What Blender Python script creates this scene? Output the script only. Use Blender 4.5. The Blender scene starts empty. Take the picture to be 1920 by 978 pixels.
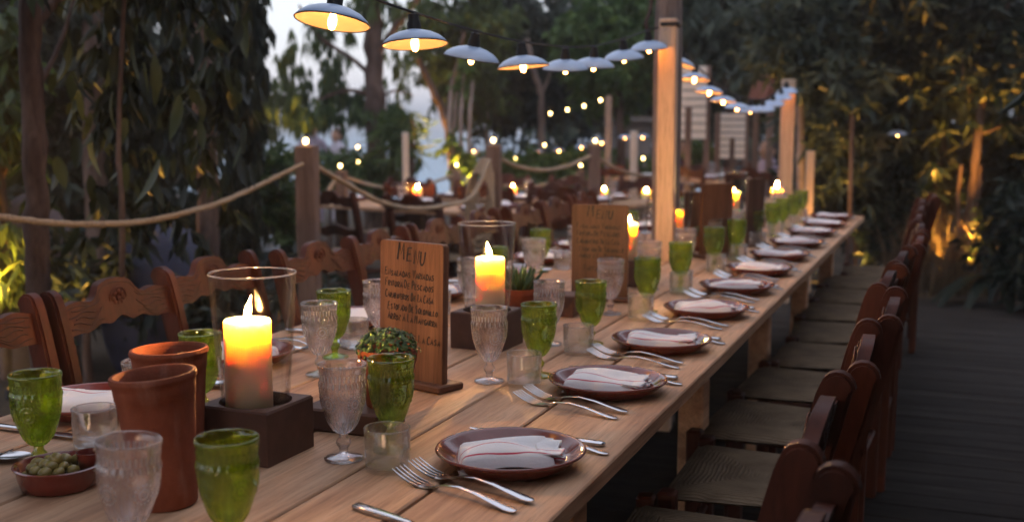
import bpy, bmesh, math, random
import numpy as np
from mathutils import Vector, Matrix

S = bpy.context.scene
COL = S.collection
RAD = math.radians

# ------------------------------------------------------------------ camera, world, sun, exposure
EYE = 1.36                    # the table top is at 0.76 m, the deck at 0
PITCH, YAW = RAD(7.03), RAD(21.65)
cam_data = bpy.data.cameras.new('camera')
cam = bpy.data.objects.new('camera', cam_data)
COL.objects.link(cam)
cam.location = (0, 0, EYE)
cam.rotation_euler = (RAD(90) - PITCH, 0, YAW)
cam_data.sensor_width = 36
cam_data.lens = 39.375
cam_data.clip_start = 0.02
cam_data.clip_end = 20000
cam_data.dof.use_dof = True
cam_data.dof.focus_distance = 2.2
cam_data.dof.aperture_fstop = 3.2
cam_data.dof.aperture_blades = 9
S.camera = cam

SUN_EL, SUN_ROT = RAD(3.0), RAD(170)
w = bpy.data.worlds.new('World'); S.world = w; w.use_nodes = True
nt = w.node_tree; nt.nodes.clear()
sky = nt.nodes.new('ShaderNodeTexSky'); sky.sky_type = 'NISHITA'; sky.sun_disc = False
sky.sun_elevation = SUN_EL; sky.sun_rotation = SUN_ROT
sky.air_density = 1.0; sky.dust_density = 1.0; sky.ozone_density = 2.0
bg = nt.nodes.new('ShaderNodeBackground'); bg.inputs['Strength'].default_value = 0.10
wo = nt.nodes.new('ShaderNodeOutputWorld')
# thin even dusk overcast over the clear sky, the same in every direction
veil = nt.nodes.new('ShaderNodeMix'); veil.data_type = 'RGBA'; veil.inputs[0].default_value = 0.72
veil.inputs[7].default_value = (2.78, 2.82, 3.28, 1)
nt.links.new(sky.outputs[0], veil.inputs[6]); nt.links.new(veil.outputs[2], bg.inputs[0]); nt.links.new(bg.outputs[0], wo.inputs[0])

sd = bpy.data.lights.new('sun', 'SUN'); sd.energy = 0.03; sd.angle = RAD(20); sd.color = (1, .86, .72)
sun = bpy.data.objects.new('sun', sd); COL.objects.link(sun)
sdir = Vector((math.sin(SUN_ROT) * math.cos(SUN_EL), math.cos(SUN_ROT) * math.cos(SUN_EL), math.sin(SUN_EL)))
sun.rotation_euler = (-sdir).to_track_quat('-Z', 'Y').to_euler()

S.view_settings.view_transform = 'Standard'; S.view_settings.look = 'None'
S.view_settings.exposure = 2.25; S.view_settings.gamma = 1
S.render.engine = 'CYCLES'
cy = S.cycles
cy.use_denoising = True
cy.denoiser = 'OPENIMAGEDENOISE'
cy.max_bounces = 14; cy.diffuse_bounces = 3; cy.glossy_bounces = 4; cy.transmission_bounces = 10
cy.transparent_max_bounces = 24; cy.sample_clamp_indirect = 4.0
cy.caustics_reflective = False; cy.caustics_refractive = False
cy.use_light_tree = True

# candle and lamp brightness (radiance of flame and bulb surfaces)
FLAME = 720.0
BULB = 13.0
UP = 1.0
HAZE = 0.0026

# ------------------------------------------------------------------ where a viewing ray meets a depth or a height
_F = Vector((-math.sin(YAW) * math.cos(PITCH), math.cos(YAW) * math.cos(PITCH), -math.sin(PITCH)))
_R = Vector((math.cos(YAW), math.sin(YAW), 0)); _U = _R.cross(_F)
FPX = 2100.0
def _ray(x, y): return _F + _R * ((x - 960) / FPX) - _U * ((y - 489) / FPX)
def P(x, y, d): return Vector((0, 0, EYE)) + _ray(x, y) * d
def T(x, y, z=0.76):
    r = _ray(x, y); return Vector((0, 0, EYE)) + r * ((z - EYE) / r.z)
def gz(x, y):                                   # the garden falls away towards the water
    return -0.012 - max(0.0, y - 13.0) * 0.07 if y < 160 else -10.3

# ------------------------------------------------------------------ materials
def mat(name):
    m = bpy.data.materials.new(name); m.use_nodes = True
    t = m.node_tree; b = t.nodes['Principled BSDF']
    return m, t, b
def node(t, kind, **kw):
    n = t.nodes.new(kind)
    for k, v in kw.items():
        if k in n.inputs: n.inputs[k].default_value = v
        else: setattr(n, k, v)
    return n
def ramp(t, fac, stops):
    r = t.nodes.new('ShaderNodeValToRGB')
    e = r.color_ramp.elements
    while len(e) < len(stops): e.new(0.5)
    for i, (p, c) in enumerate(stops): e[i].position = p; e[i].color = (*c, 1)
    t.links.new(fac, r.inputs[0]); return r
def bump(t, b, height, strength=.3, dist=.002):
    n = node(t, 'ShaderNodeBump', Strength=strength, Distance=dist)
    t.links.new(height, n.inputs['Height']); t.links.new(n.outputs[0], b.inputs['Normal']); return n
def coords(t, scale=(1, 1, 1), jitter=True, src='Object'):
    tc = node(t, 'ShaderNodeTexCoord'); mp = node(t, 'ShaderNodeMapping')
    mp.inputs['Scale'].default_value = scale
    if jitter:
        oi = node(t, 'ShaderNodeObjectInfo'); mu = node(t, 'ShaderNodeVectorMath', operation='SCALE'); mu.inputs['Scale'].default_value = 37.0
        cb = node(t, 'ShaderNodeCombineXYZ')
        for i in range(3): t.links.new(oi.outputs['Random'], cb.inputs[i])
        t.links.new(cb.outputs[0], mu.inputs[0]); ad = node(t, 'ShaderNodeVectorMath', operation='ADD')
        t.links.new(tc.outputs[src], ad.inputs[0]); t.links.new(mu.outputs[0], ad.inputs[1]); t.links.new(ad.outputs[0], mp.inputs[0])
    else: t.links.new(tc.outputs[src], mp.inputs[0])
    return mp
def wood(name, dark, mid, light, scale, rough=.6, knots=0.0, bstr=.35, spec=.3, var=.16):
    m, t, b = mat(name)
    mp = coords(t, scale)
    big = node(t, 'ShaderNodeTexNoise', Scale=1.0, Detail=6.0, Roughness=.6, Distortion=.35); t.links.new(mp.outputs[0], big.inputs[0])
    r = ramp(t, big.outputs[0], [(.30, dark), (.5, mid), (.72, light)])
    mp2 = coords(t, tuple(s * 7 for s in scale))
    fine = node(t, 'ShaderNodeTexNoise', Scale=1.0, Detail=5.0, Roughness=.7); t.links.new(mp2.outputs[0], fine.inputs[0])
    fr = ramp(t, fine.outputs[0], [(.30, (.55, .52, .50)), (.5, (.95, .94, .93)), (.72, (1.12, 1.11, 1.10))])
    mx = node(t, 'ShaderNodeMix', data_type='RGBA', blend_type='MULTIPLY'); mx.inputs[0].default_value = .8
    t.links.new(r.outputs[0], mx.inputs[6]); t.links.new(fr.outputs[0], mx.inputs[7])
    out = mx.outputs[2]
    if knots:
        mp3 = coords(t, (scale[0] * .24, scale[1] * 1.5, .3))
        v = node(t, 'ShaderNodeTexVoronoi', Scale=1.0, Randomness=1.0); t.links.new(mp3.outputs[0], v.inputs[0])
        kr = ramp(t, v.outputs['Distance'], [(.0, (.22, .15, .11)), (.05, (.36, .27, .22)), (.075, (.72, .62, .55)), (.14, (1, 1, 1))])
        k2 = node(t, 'ShaderNodeMix', data_type='RGBA', blend_type='MULTIPLY'); k2.inputs[0].default_value = knots
        t.links.new(out, k2.inputs[6]); t.links.new(kr.outputs[0], k2.inputs[7]); out = k2.outputs[2]
    oi = node(t, 'ShaderNodeObjectInfo'); hv = node(t, 'ShaderNodeHueSaturation')
    mr = node(t, 'ShaderNodeMapRange'); mr.inputs['To Min'].default_value = 1 - var; mr.inputs['To Max'].default_value = 1 + var
    t.links.new(oi.outputs['Random'], mr.inputs[0]); t.links.new(mr.outputs[0], hv.inputs['Value']); t.links.new(out, hv.inputs['Color'])
    t.links.new(hv.outputs[0], b.inputs['Base Color'])
    b.inputs['Roughness'].default_value = rough; b.inputs['Specular IOR Level'].default_value = spec
    bump(t, b, fine.outputs[0], bstr, .002)
    return m
def plain(name, c, rough=.6, metal=0, spec=.4, noise=0.0, nscale=30, bstr=0.0, coat=0.0, nj=True):
    m, t, b = mat(name)
    b.inputs['Base Color'].default_value = (*c, 1); b.inputs['Roughness'].default_value = rough
    b.inputs['Metallic'].default_value = metal; b.inputs['Specular IOR Level'].default_value = spec
    b.inputs['Coat Weight'].default_value = coat
    if noise or bstr:
        mp = coords(t, (nscale,) * 3, nj); n = node(t, 'ShaderNodeTexNoise', Scale=1.0, Detail=6.0, Roughness=.65); t.links.new(mp.outputs[0], n.inputs[0])
        lo = tuple(v * (1 - noise) for v in c); hi = tuple(min(1, v * (1 + noise)) for v in c)
        r = ramp(t, n.outputs[0], [(.3, lo), (.7, hi)]); t.links.new(r.outputs[0], b.inputs['Base Color'])
        if bstr: bump(t, b, n.outputs[0], bstr, .003)
    return m
def emit(name, c, s):
    m = bpy.data.materials.new(name); m.use_nodes = True; t = m.node_tree; t.nodes.clear()
    e = node(t, 'ShaderNodeEmission', Strength=s); e.inputs[0].default_value = (*c, 1)
    o = node(t, 'ShaderNodeOutputMaterial'); t.links.new(e.outputs[0], o.inputs[0]); return m
def facing(t, power, k, add):                    # rises towards grazing view on both sides of a wall, as a reflection does
    lw = node(t, 'ShaderNodeLayerWeight', Blend=.5); pw = node(t, 'ShaderNodeMath', operation='POWER'); pw.inputs[1].default_value = power
    ma = node(t, 'ShaderNodeMath', operation='MULTIPLY_ADD'); ma.inputs[1].default_value = k; ma.inputs[2].default_value = add
    t.links.new(lw.outputs['Facing'], pw.inputs[0]); t.links.new(pw.outputs[0], ma.inputs[0]); return ma
def pressed(name, centre, edge, refr, share, frost, fr0, fr1, ior=1.35, gloss=.35):
    """moulded glass: tinted clear body, some refraction, milkier on the raised relief, a glossy skin"""
    m = bpy.data.materials.new(name); m.use_nodes = True; t = m.node_tree; t.nodes.clear()
    f = facing(t, 2.2, 1, 0); mc = node(t, 'ShaderNodeMix', data_type='RGBA'); mc.inputs[6].default_value = (*centre, 1); mc.inputs[7].default_value = (*edge, 1)
    t.links.new(f.outputs[0], mc.inputs[0]); tr = node(t, 'ShaderNodeBsdfTransparent'); t.links.new(mc.outputs[2], tr.inputs[0])
    g = node(t, 'ShaderNodeBsdfGlass', Roughness=0.0, IOR=ior); g.inputs[0].default_value = (*refr, 1)
    m1 = node(t, 'ShaderNodeMixShader'); m1.inputs[0].default_value = share; t.links.new(tr.outputs[0], m1.inputs[1]); t.links.new(g.outputs[0], m1.inputs[2])
    d = node(t, 'ShaderNodeBsdfTranslucent'); d2 = node(t, 'ShaderNodeBsdfDiffuse'); d.inputs[0].default_value = d2.inputs[0].default_value = (*frost, 1)
    ms = node(t, 'ShaderNodeMixShader'); ms.inputs[0].default_value = .5; t.links.new(d.outputs[0], ms.inputs[1]); t.links.new(d2.outputs[0], ms.inputs[2])
    at = node(t, 'ShaderNodeAttribute', attribute_name='relief'); ma = node(t, 'ShaderNodeMath', operation='MULTIPLY_ADD'); ma.inputs[1].default_value = fr1; ma.inputs[2].default_value = fr0
    t.links.new(at.outputs['Fac'], ma.inputs[0]); m2 = node(t, 'ShaderNodeMixShader'); t.links.new(ma.outputs[0], m2.inputs[0]); t.links.new(m1.outputs[0], m2.inputs[1]); t.links.new(ms.outputs[0], m2.inputs[2])
    gl = node(t, 'ShaderNodeBsdfGlossy', Roughness=.07); gl.inputs[0].default_value = (1, 1, 1, 1); fg = facing(t, 3.4, gloss, .07)
    m3 = node(t, 'ShaderNodeMixShader'); t.links.new(fg.outputs[0], m3.inputs[0]); t.links.new(m2.outputs[0], m3.inputs[1]); t.links.new(gl.outputs[0], m3.inputs[2])
    o = node(t, 'ShaderNodeOutputMaterial'); t.links.new(m3.outputs[0], o.inputs[0]); return m
def thin_glass(name, tint=(.97, .975, .975), rough=.06):
    m = bpy.data.materials.new(name); m.use_nodes = True; t = m.node_tree; t.nodes.clear()
    tr = node(t, 'ShaderNodeBsdfTransparent'); tr.inputs[0].default_value = (*tint, 1)
    gl = node(t, 'ShaderNodeBsdfGlossy', Roughness=rough); fc = facing(t, 2.3, .5, .001)
    mx = node(t, 'ShaderNodeMixShader'); t.links.new(fc.outputs[0], mx.inputs[0]); t.links.new(tr.outputs[0], mx.inputs[1]); t.links.new(gl.outputs[0], mx.inputs[2])
    o = node(t, 'ShaderNodeOutputMaterial'); t.links.new(mx.outputs[0], o.inputs[0]); return m
def leafmat(name, c1, c2, c3, rough=.45, trans=.35):
    m = bpy.data.materials.new(name); m.use_nodes = True; t = m.node_tree; b = t.nodes['Principled BSDF']
    g = node(t, 'ShaderNodeNewGeometry'); oi = node(t, 'ShaderNodeObjectInfo'); ad = node(t, 'ShaderNodeMath', operation='ADD')
    fr = node(t, 'ShaderNodeMath', operation='FRACT')
    t.links.new(g.outputs['Random Per Island'], ad.inputs[0]); t.links.new(oi.outputs['Random'], ad.inputs[1]); t.links.new(ad.outputs[0], fr.inputs[0])
    r = ramp(t, fr.outputs[0], [(0, c1), (.55, c2), (1, c3)])
    t.links.new(r.outputs[0], b.inputs['Base Color']); b.inputs['Roughness'].default_value = rough; b.inputs['Specular IOR Level'].default_value = .35
    tl = node(t, 'ShaderNodeBsdfTranslucent'); t.links.new(r.outputs[0], tl.inputs[0])
    mx = node(t, 'ShaderNodeMixShader'); mx.inputs[0].default_value = trans
    t.links.new(b.outputs[0], mx.inputs[1]); t.links.new(tl.outputs[0], mx.inputs[2]); t.links.new(mx.outputs[0], t.nodes['Material Output'].inputs[0])
    return m
def wax():
    m, t, b = mat('candle_wax')
    b.inputs['Base Color'].default_value = (.84, .64, .41, 1); b.inputs['Roughness'].default_value = .45
    b.inputs['Subsurface Weight'].default_value = .75; b.inputs['Subsurface Radius'].default_value = (1.0, .62, .28); b.inputs['Subsurface Scale'].default_value = .10
    return m
def napkin_mat():
    m, t, b = mat('napkin_cloth')
    tc = node(t, 'ShaderNodeTexCoord'); sp = node(t, 'ShaderNodeSeparateXYZ'); t.links.new(tc.outputs['Object'], sp.inputs[0])
    nz = node(t, 'ShaderNodeTexNoise', Scale=14.0, Detail=2.0); t.links.new(tc.outputs['Object'], nz.inputs[0])
    wob = node(t, 'ShaderNodeMath', operation='MULTIPLY_ADD'); wob.inputs[1].default_value = .006; t.links.new(nz.outputs[0], wob.inputs[0]); t.links.new(sp.outputs[1], wob.inputs[2])
    st = None
    for y0, hw in ((-.0155, .0019), (-.047, .0013)):
        s = node(t, 'ShaderNodeMath', operation='COMPARE'); s.inputs[1].default_value = y0; s.inputs[2].default_value = hw; t.links.new(wob.outputs[0], s.inputs[0])
        if st is None: st = s
        else:
            a = node(t, 'ShaderNodeMath', operation='MAXIMUM'); t.links.new(st.outputs[0], a.inputs[0]); t.links.new(s.outputs[0], a.inputs[1]); st = a
    mx = node(t, 'ShaderNodeMix', data_type='RGBA'); mx.inputs[6].default_value = (.86, .84, .84, 1); mx.inputs[7].default_value = (.55, .05, .09, 1)
    t.links.new(st.outputs[0], mx.inputs[0]); t.links.new(mx.outputs[2], b.inputs['Base Color']); b.inputs['Roughness'].default_value = .9
    wv = node(t, 'ShaderNodeTexNoise', Scale=900.0, Detail=1.0); t.links.new(tc.outputs['Object'], wv.inputs[0])
    big = node(t, 'ShaderNodeTexNoise', Scale=40.0, Detail=3.0); t.links.new(tc.outputs['Object'], big.inputs[0])
    ad = node(t, 'ShaderNodeMath', operation='MULTIPLY_ADD'); ad.inputs[1].default_value = 4.0; t.links.new(big.outputs[0], ad.inputs[0]); t.links.new(wv.outputs[0], ad.inputs[2])
    bump(t, b, ad.outputs[0], .35, .0012)
    return m
def rush_mat():
    m, t, b = mat('woven_rush')
    tc = node(t, 'ShaderNodeTexCoord'); sp = node(t, 'ShaderNodeSeparateXYZ'); t.links.new(tc.outputs['Object'], sp.inputs[0])
    ax = node(t, 'ShaderNodeMath', operation='ABSOLUTE'); ay = node(t, 'ShaderNodeMath', operation='ABSOLUTE')
    t.links.new(sp.outputs[0], ax.inputs[0]); t.links.new(sp.outputs[1], ay.inputs[0])
    gt = node(t, 'ShaderNodeMath', operation='GREATER_THAN'); t.links.new(ax.outputs[0], gt.inputs[0]); t.links.new(ay.outputs[0], gt.inputs[1])
    mx = node(t, 'ShaderNodeMix', data_type='FLOAT'); t.links.new(gt.outputs[0], mx.inputs[0]); t.links.new(sp.outputs[1], mx.inputs[2]); t.links.new(sp.outputs[0], mx.inputs[3])
    nz = node(t, 'ShaderNodeTexNoise', Scale=18.0, Detail=3.0); t.links.new(tc.outputs['Object'], nz.inputs[0])
    ma = node(t, 'ShaderNodeMath', operation='MULTIPLY_ADD'); ma.inputs[1].default_value = .022; t.links.new(nz.outputs[0], ma.inputs[0]); t.links.new(mx.outputs[0], ma.inputs[2])
    sc = node(t, 'ShaderNodeMath', operation='MULTIPLY'); sc.inputs[1].default_value = 560.0; t.links.new(ma.outputs[0], sc.inputs[0])
    sn = node(t, 'ShaderNodeMath', operation='SINE'); t.links.new(sc.outputs[0], sn.inputs[0])
    n2 = node(t, 'ShaderNodeTexNoise', Scale=9.0, Detail=5.0); t.links.new(tc.outputs['Object'], n2.inputs[0])
    r = ramp(t, n2.outputs[0], [(.3, (.11, .075, .046)), (.7, (.27, .195, .125))]); sr_ = ramp(t, sn.outputs[0], [(.1, (.62, .60, .58)), (.7, (1.12, 1.10, 1.07))]); mm = node(t, 'ShaderNodeMix', data_type='RGBA', blend_type='MULTIPLY'); mm.inputs[0].default_value = .45
    t.links.new(r.outputs[0], mm.inputs[6]); t.links.new(sr_.outputs[0], mm.inputs[7]); t.links.new(mm.outputs[2], b.inputs['Base Color'])
    b.inputs['Roughness'].default_value = .8; b.inputs['Specular IOR Level'].default_value = .15
    bump(t, b, sn.outputs[0], .8, .003); return m

M = {}
M['table'] = wood('rough_sawn_pine', (.355, .184, .101), (.545, .318, .187), (.67, .435, .275), (20, 1.1, 20), .6, .75, .6, .3)
M['chair'] = wood('red_brown_chair_wood', (.036, .0090, .0050), (.068, .0172, .0092), (.118, .0330, .0175), (9, 9, 2.0), .5, 0, .25, .2)
M['groove'] = plain('dark_carved_line', (.045, .018, .011), .7)
M['board'] = wood('menu_board_wood', (.088, .041, .025), (.130, .063, .039), (.19, .098, .062), (26, 26, 1.6), .55, 0, .2, .3)
M['block'] = plain('brown_painted_block', (0.1062, 0.0527, 0.0374), .6, spec=.3, noise=.2, nscale=24, bstr=.15)
M['post'] = wood('weathered_post_wood', (.10, .062, .050), (.165, .108, .088), (.23, .16, .135), (11, 11, 1.2), .75, 0, .5, .2)
M['pale_post'] = wood('planed_pine_post', (.54, .37, .26), (.64, .455, .33), (.70, .52, .385), (22, 22, 1.4), .6, .35, .2, .3)
M['bark'] = wood('bark', (0.0467, 0.0298, 0.0255), (0.0892, 0.0595, 0.0510), (0.1615, 0.1148, 0.0978), (9, 9, 2.4), .85, 0, 1.0, .1)
M['palebark'] = wood('pale_bark', (.16, .12, .11), (.27, .21, .19), (.38, .31, .28), (9, 9, 2.0), .85, 0, .8, .1)
M['pale_paint'] = wood('pale_painted_post', (.52, .43, .37), (.62, .53, .46), (.68, .59, .52), (20, 20, 1.4), .6, 0, .2, .3)
M['deck'] = wood('dark_deck_wood', (.024, .020, .018), (.036, .031, .028), (.055, .048, .043), (2, 14, 14), .85, 0, .5, .12)
M['rush'] = rush_mat()
def terracotta():
    m, t, b = mat('terracotta'); b.inputs['Roughness'].default_value = .8; b.inputs['Specular IOR Level'].default_value = .2
    mp = coords(t, (14, 14, 9)); n = node(t, 'ShaderNodeTexNoise', Scale=1.0, Detail=7.0, Roughness=.65); t.links.new(mp.outputs[0], n.inputs[0])
    r = ramp(t, n.outputs[0], [(.28, (.135, .036, .018)), (.5, (.215, .060, .031)), (.75, (.30, .098, .055))])
    mp2 = coords(t, (22, 22, 5)); n2 = node(t, 'ShaderNodeTexNoise', Scale=1.0, Detail=4.0); t.links.new(mp2.outputs[0], n2.inputs[0])
    lime = ramp(t, n2.outputs[0], [(.60, (0, 0, 0)), (.78, (.34, .34, .34))]); mx = node(t, 'ShaderNodeMix', data_type='RGBA'); mx.inputs[7].default_value = (.40, .30, .25, 1)
    t.links.new(lime.outputs[0], mx.inputs[0]); t.links.new(r.outputs[0], mx.inputs[6]); t.links.new(mx.outputs[2], b.inputs['Base Color'])
    mp3 = coords(t, (3, 3, 260)); n3 = node(t, 'ShaderNodeTexNoise', Scale=1.0, Detail=3.0); t.links.new(mp3.outputs[0], n3.inputs[0])
    mp4 = coords(t, (240, 240, 240)); n4 = node(t, 'ShaderNodeTexNoise', Scale=1.0, Detail=2.0); t.links.new(mp4.outputs[0], n4.inputs[0])
    ad = node(t, 'ShaderNodeMath', operation='ADD'); t.links.new(n3.outputs[0], ad.inputs[0]); t.links.new(n4.outputs[0], ad.inputs[1]); bump(t, b, ad.outputs[0], .35, .0014); return m
M['terra'] = terracotta()
M['glaze'] = plain('glazed_oxblood_clay', (.17, .035, .026), .15, spec=.5, noise=.18, nscale=18, coat=.35)
M['napkin'] = napkin_mat()
M['steel'] = plain('polished_steel', (.62, .61, .62), .16, metal=1)
M['green'] = pressed('green_pressed_glass', (.80, .87, .34), (.52, .66, .14), (.70, .84, .25), .40, (.30, .42, .025), .035, .45, 1.3, .35)
M['clear'] = pressed('clear_pressed_glass', (.97, .955, .96), (.86, .82, .84), (.98, .96, .97), .45, (.90, .82, .82), .02, .62, 1.35, .6)
M['tumbler'] = pressed('thin_clear_glass', (.98, .98, .98), (.86, .86, .87), (.99, .99, .99), .30, (.8, .8, .8), .008, 0, 1.35, .65)
M['hurricane'] = thin_glass('hurricane_glass')
M['wax'] = wax()
def flame_mat():
    m = emit('candle_flame', (1, .47, .12), FLAME); t = m.node_tree; e = t.nodes['Emission']
    lw = node(t, 'ShaderNodeLayerWeight', Blend=.5); r = ramp(t, lw.outputs['Facing'], [(.0, (1, .58, .20)), (.55, (1, .43, .10)), (1, (1, .22, .02))]); t.links.new(r.outputs[0], e.inputs[0])
    iv = node(t, 'ShaderNodeMapRange'); iv.inputs['From Min'].default_value = .25; iv.inputs['From Max'].default_value = .95; iv.inputs['To Min'].default_value = FLAME * 1.25; iv.inputs['To Max'].default_value = FLAME * .06
    t.links.new(lw.outputs['Facing'], iv.inputs[0]); t.links.new(iv.outputs[0], e.inputs[1]); return m
M['flame'] = flame_mat()
M['wick'] = plain('burnt_wick', (.01, .008, .006), .9)
M['bulb'] = emit('warm_bulb', (1, .36, .085), BULB)
M['farbulb'] = emit('small_warm_bulb', (1, .62, .20), 6)
M['enamel'] = plain('pale_enamel', (.42, .54, .74), .32, spec=.5, noise=.05, nscale=20)
M['lining'] = plain('warm_white_enamel', (.72, .66, .56), .4)
M['rim'] = plain('dark_rim', (.03, .03, .035), .4)
M['black'] = plain('black_rubber', (.012, .011, .012), .6)
M['rope'] = plain('hemp_rope', (.36, .27, .19), .9, spec=.1, noise=.35, nscale=90, bstr=.5)
M['ink'] = plain('black_marker_ink', (.012, .010, .010), .5)
M['olive'] = plain('green_olive', (.21, .16, .045), .35, spec=.5, noise=.3, nscale=70)
M['soil'] = plain('dark_soil', (.03, .02, .014), .95, noise=.5, nscale=60, bstr=.8)
M['ground'] = plain('garden_ground', (.060, .046, .034), .95, spec=.1, noise=.45, nscale=2.2, bstr=.6, nj=False)
M['leaf_big'] = leafmat('broad_leaf', (0.0051, 0.0085, 0.0043), (0.0102, 0.0170, 0.0076), (0.0467, 0.0638, 0.0255), .42, .3)
M['leaf_dark'] = leafmat('dark_leaf', (0.0064, 0.0136, 0.0104), (0.0128, 0.0240, 0.0168), (0.0256, 0.0400, 0.0240), .5, .3)
M['leaf_mid'] = leafmat('mid_leaf', (0.0238, 0.0493, 0.0170), (0.0467, 0.0850, 0.0255), (0.0808, 0.1275, 0.0340), .5, .4)
M['leaf_fresh'] = leafmat('fresh_leaf', (0.0425, 0.0850, 0.0213), (0.0680, 0.1318, 0.0298), (0.1105, 0.1785, 0.0425), .5, .45)
M['leaf_grey'] = leafmat('grey_green_leaf', (0.0280, 0.0400, 0.0320), (0.0480, 0.0680, 0.0480), (0.0800, 0.1040, 0.0720), .45, .35)
M['basil'] = leafmat('basil_leaf', (.028, .060, .014), (.055, .105, .022), (.10, .165, .045), .38, .25)
M['agave'] = leafmat('succulent_leaf', (.035, .075, .035), (.055, .11, .05), (.08, .14, .07), .4, .15)
M['leaf_hazed'] = leafmat('hazed_far_leaf', (.016, .028, .022), (.030, .048, .036), (.05, .075, .05), .6, .3)  # paler, bluer than dark_leaf: haze over the far wood put into the colour
M['straw'] = leafmat('dry_grass', (.07, .05, .032), (.12, .09, .055), (.17, .13, .08), .8, .3)

# ------------------------------------------------------------------ mesh helpers
class MB:
    def __init__(s): s.v = []; s.f = []
    def add(s, vs, fs):
        o = len(s.v); s.v += [tuple(v) for v in vs]; s.f += [tuple(i + o for i in f) for f in fs]; return s
    def box(s, c, d, rz=0, bev=0, mtx=None):
        x, y, z = (k / 2 for k in d); b = min(bev, x * .9, y * .9, z * .9)
        if b <= 0:
            vs = [(i * x, j * y, k * z) for k in (-1, 1) for j in (-1, 1) for i in (-1, 1)]
            fs = [(0, 2, 3, 1), (4, 5, 7, 6), (0, 1, 5, 4), (2, 6, 7, 3), (0, 4, 6, 2), (1, 3, 7, 5)]
        else:
            vs = []; fs = []
            for zz, ins in ((-z, b), (-z + b, 0), (z - b, 0), (z, b)):
                X, Y = x - ins, y - ins; o = b if ins == 0 else b * .6
                vs += [(-X + o, -Y, zz), (X - o, -Y, zz), (X, -Y + o, zz), (X, Y - o, zz), (X - o, Y, zz), (-X + o, Y, zz), (-X, Y - o, zz), (-X, -Y + o, zz)]
            fs.append(tuple(range(7, -1, -1))); fs.append(tuple(range(24, 32)))
            for k in range(3):
                for i in range(8):
                    j = (i + 1) % 8; fs.append((k * 8 + i, k * 8 + j, k * 8 + 8 + j, k * 8 + 8 + i))
        R = (mtx or Matrix.Rotation(rz, 3, 'Z')); c = Vector(c)
        return s.add([R @ Vector(v) + c for v in vs], fs)
    def tube(s, pts, rad, n=8, cap=True, twist=None):
        pts = [Vector(p) for p in pts]; N = len(pts)
        rad = rad if hasattr(rad, '__len__') else [rad] * N
        vs = []; fs = []; prev = None; L = 0
        for i, p in enumerate(pts):
            t = (pts[min(i + 1, N - 1)] - pts[max(i - 1, 0)]).normalized()
            if prev is None:
                a = Vector((0, 0, 1)) if abs(t.z) < .9 else Vector((1, 0, 0)); u = t.cross(a).normalized()
            else: u = (prev - t * prev.dot(t)).normalized()
            prev = u; v = t.cross(u)
            if i: L += (p - pts[i - 1]).length
            for k in range(n):
                a = 2 * math.pi * k / n; r = rad[i]
                if twist: r *= 1 + .20 * math.cos(3 * a - L * twist)
                vs.append(p + (u * math.cos(a) + v * math.sin(a)) * r)
        for i in range(N - 1):
            for k in range(n):
                j = (k + 1) % n; fs.append((i * n + k, i * n + j, (i + 1) * n + j, (i + 1) * n + k))
        if cap: fs.append(tuple(range(n - 1, -1, -1))); fs.append(tuple((N - 1) * n + k for k in range(n)))
        return s.add(vs, fs)
    def lathe(s, prof, n=32, c=(0, 0, 0), fn=None, closed=False):
        vs = []; fs = []; cx, cy_, cz = c; N = len(prof)
        for i, (r, z) in enumerate(prof):
            for k in range(n):
                a = 2 * math.pi * k / n; rr = r + (fn(a, z, i) if fn else 0)
                vs.append((cx + rr * math.cos(a), cy_ + rr * math.sin(a), cz + z))
        for i in range(N if closed else N - 1):
            ii = (i + 1) % N
            for k in range(n):
                j = (k + 1) % n; fs.append((i * n + k, i * n + j, ii * n + j, ii * n + k))
        if not closed:
            if prof[0][0] > 0: fs.append(tuple(range(n - 1, -1, -1)))
            if prof[-1][0] > 0: fs.append(tuple((N - 1) * n + k for k in range(n)))
        return s.add(vs, fs)
    def prism(s, outline, th, fn):                 # outline of (a, b) points, fn(a, b, h) gives the point in space
        n = len(outline); vs = [fn(a, b, -th / 2) for a, b in outline] + [fn(a, b, th / 2) for a, b in outline]
        fs = [tuple(range(n - 1, -1, -1)), tuple(range(n, 2 * n))] + [(i, (i + 1) % n, n + (i + 1) % n, n + i) for i in range(n)]
        return s.add(vs, fs)
    def mesh(s, name, material, smooth=True, angle=38):
        me = bpy.data.meshes.new(name); me.from_pydata(s.v, [], s.f)
        bm = bmesh.new(); bm.from_mesh(me); bmesh.ops.recalc_face_normals(bm, faces=bm.faces); bm.to_mesh(me); bm.free()
        if smooth:
            me.polygons.foreach_set('use_smooth', [True] * len(me.polygons)); me.set_sharp_from_angle(angle=RAD(angle))
        me.materials.append(material); return me
def obj(name, me, parent=None, loc=None, rot=None):
    o = bpy.data.objects.new(name, me); COL.objects.link(o)
    if parent: o.parent = parent
    if loc is not None: o.location = loc
    if rot is not None: o.rotation_euler = rot
    return o
def part(name, mb, m, parent=None, smooth=True, angle=38, loc=None, rot=None): return obj(name, mb.mesh(name, m, smooth, angle), parent, loc, rot)
def tag(o, label=None, cat=None, group=None, kind=None):
    if label: o['label'] = label
    if cat: o['category'] = cat
    if group: o['group'] = group
    if kind: o['kind'] = kind
    return o
def thing(name, label, cat, loc=(0, 0, 0), rz=0, group=None):
    o = bpy.data.objects.new(name, None); COL.objects.link(o); o.empty_display_size = .05
    o.location = loc; o.rotation_euler = (0, 0, rz)
    return tag(o, label, cat, group)
KIDS = {}
def copy_tree(o, parent=None):
    c = o.copy(); COL.objects.link(c)
    if parent: c.parent = parent
    for k in o.children: copy_tree(k, c)
    return c
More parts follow.
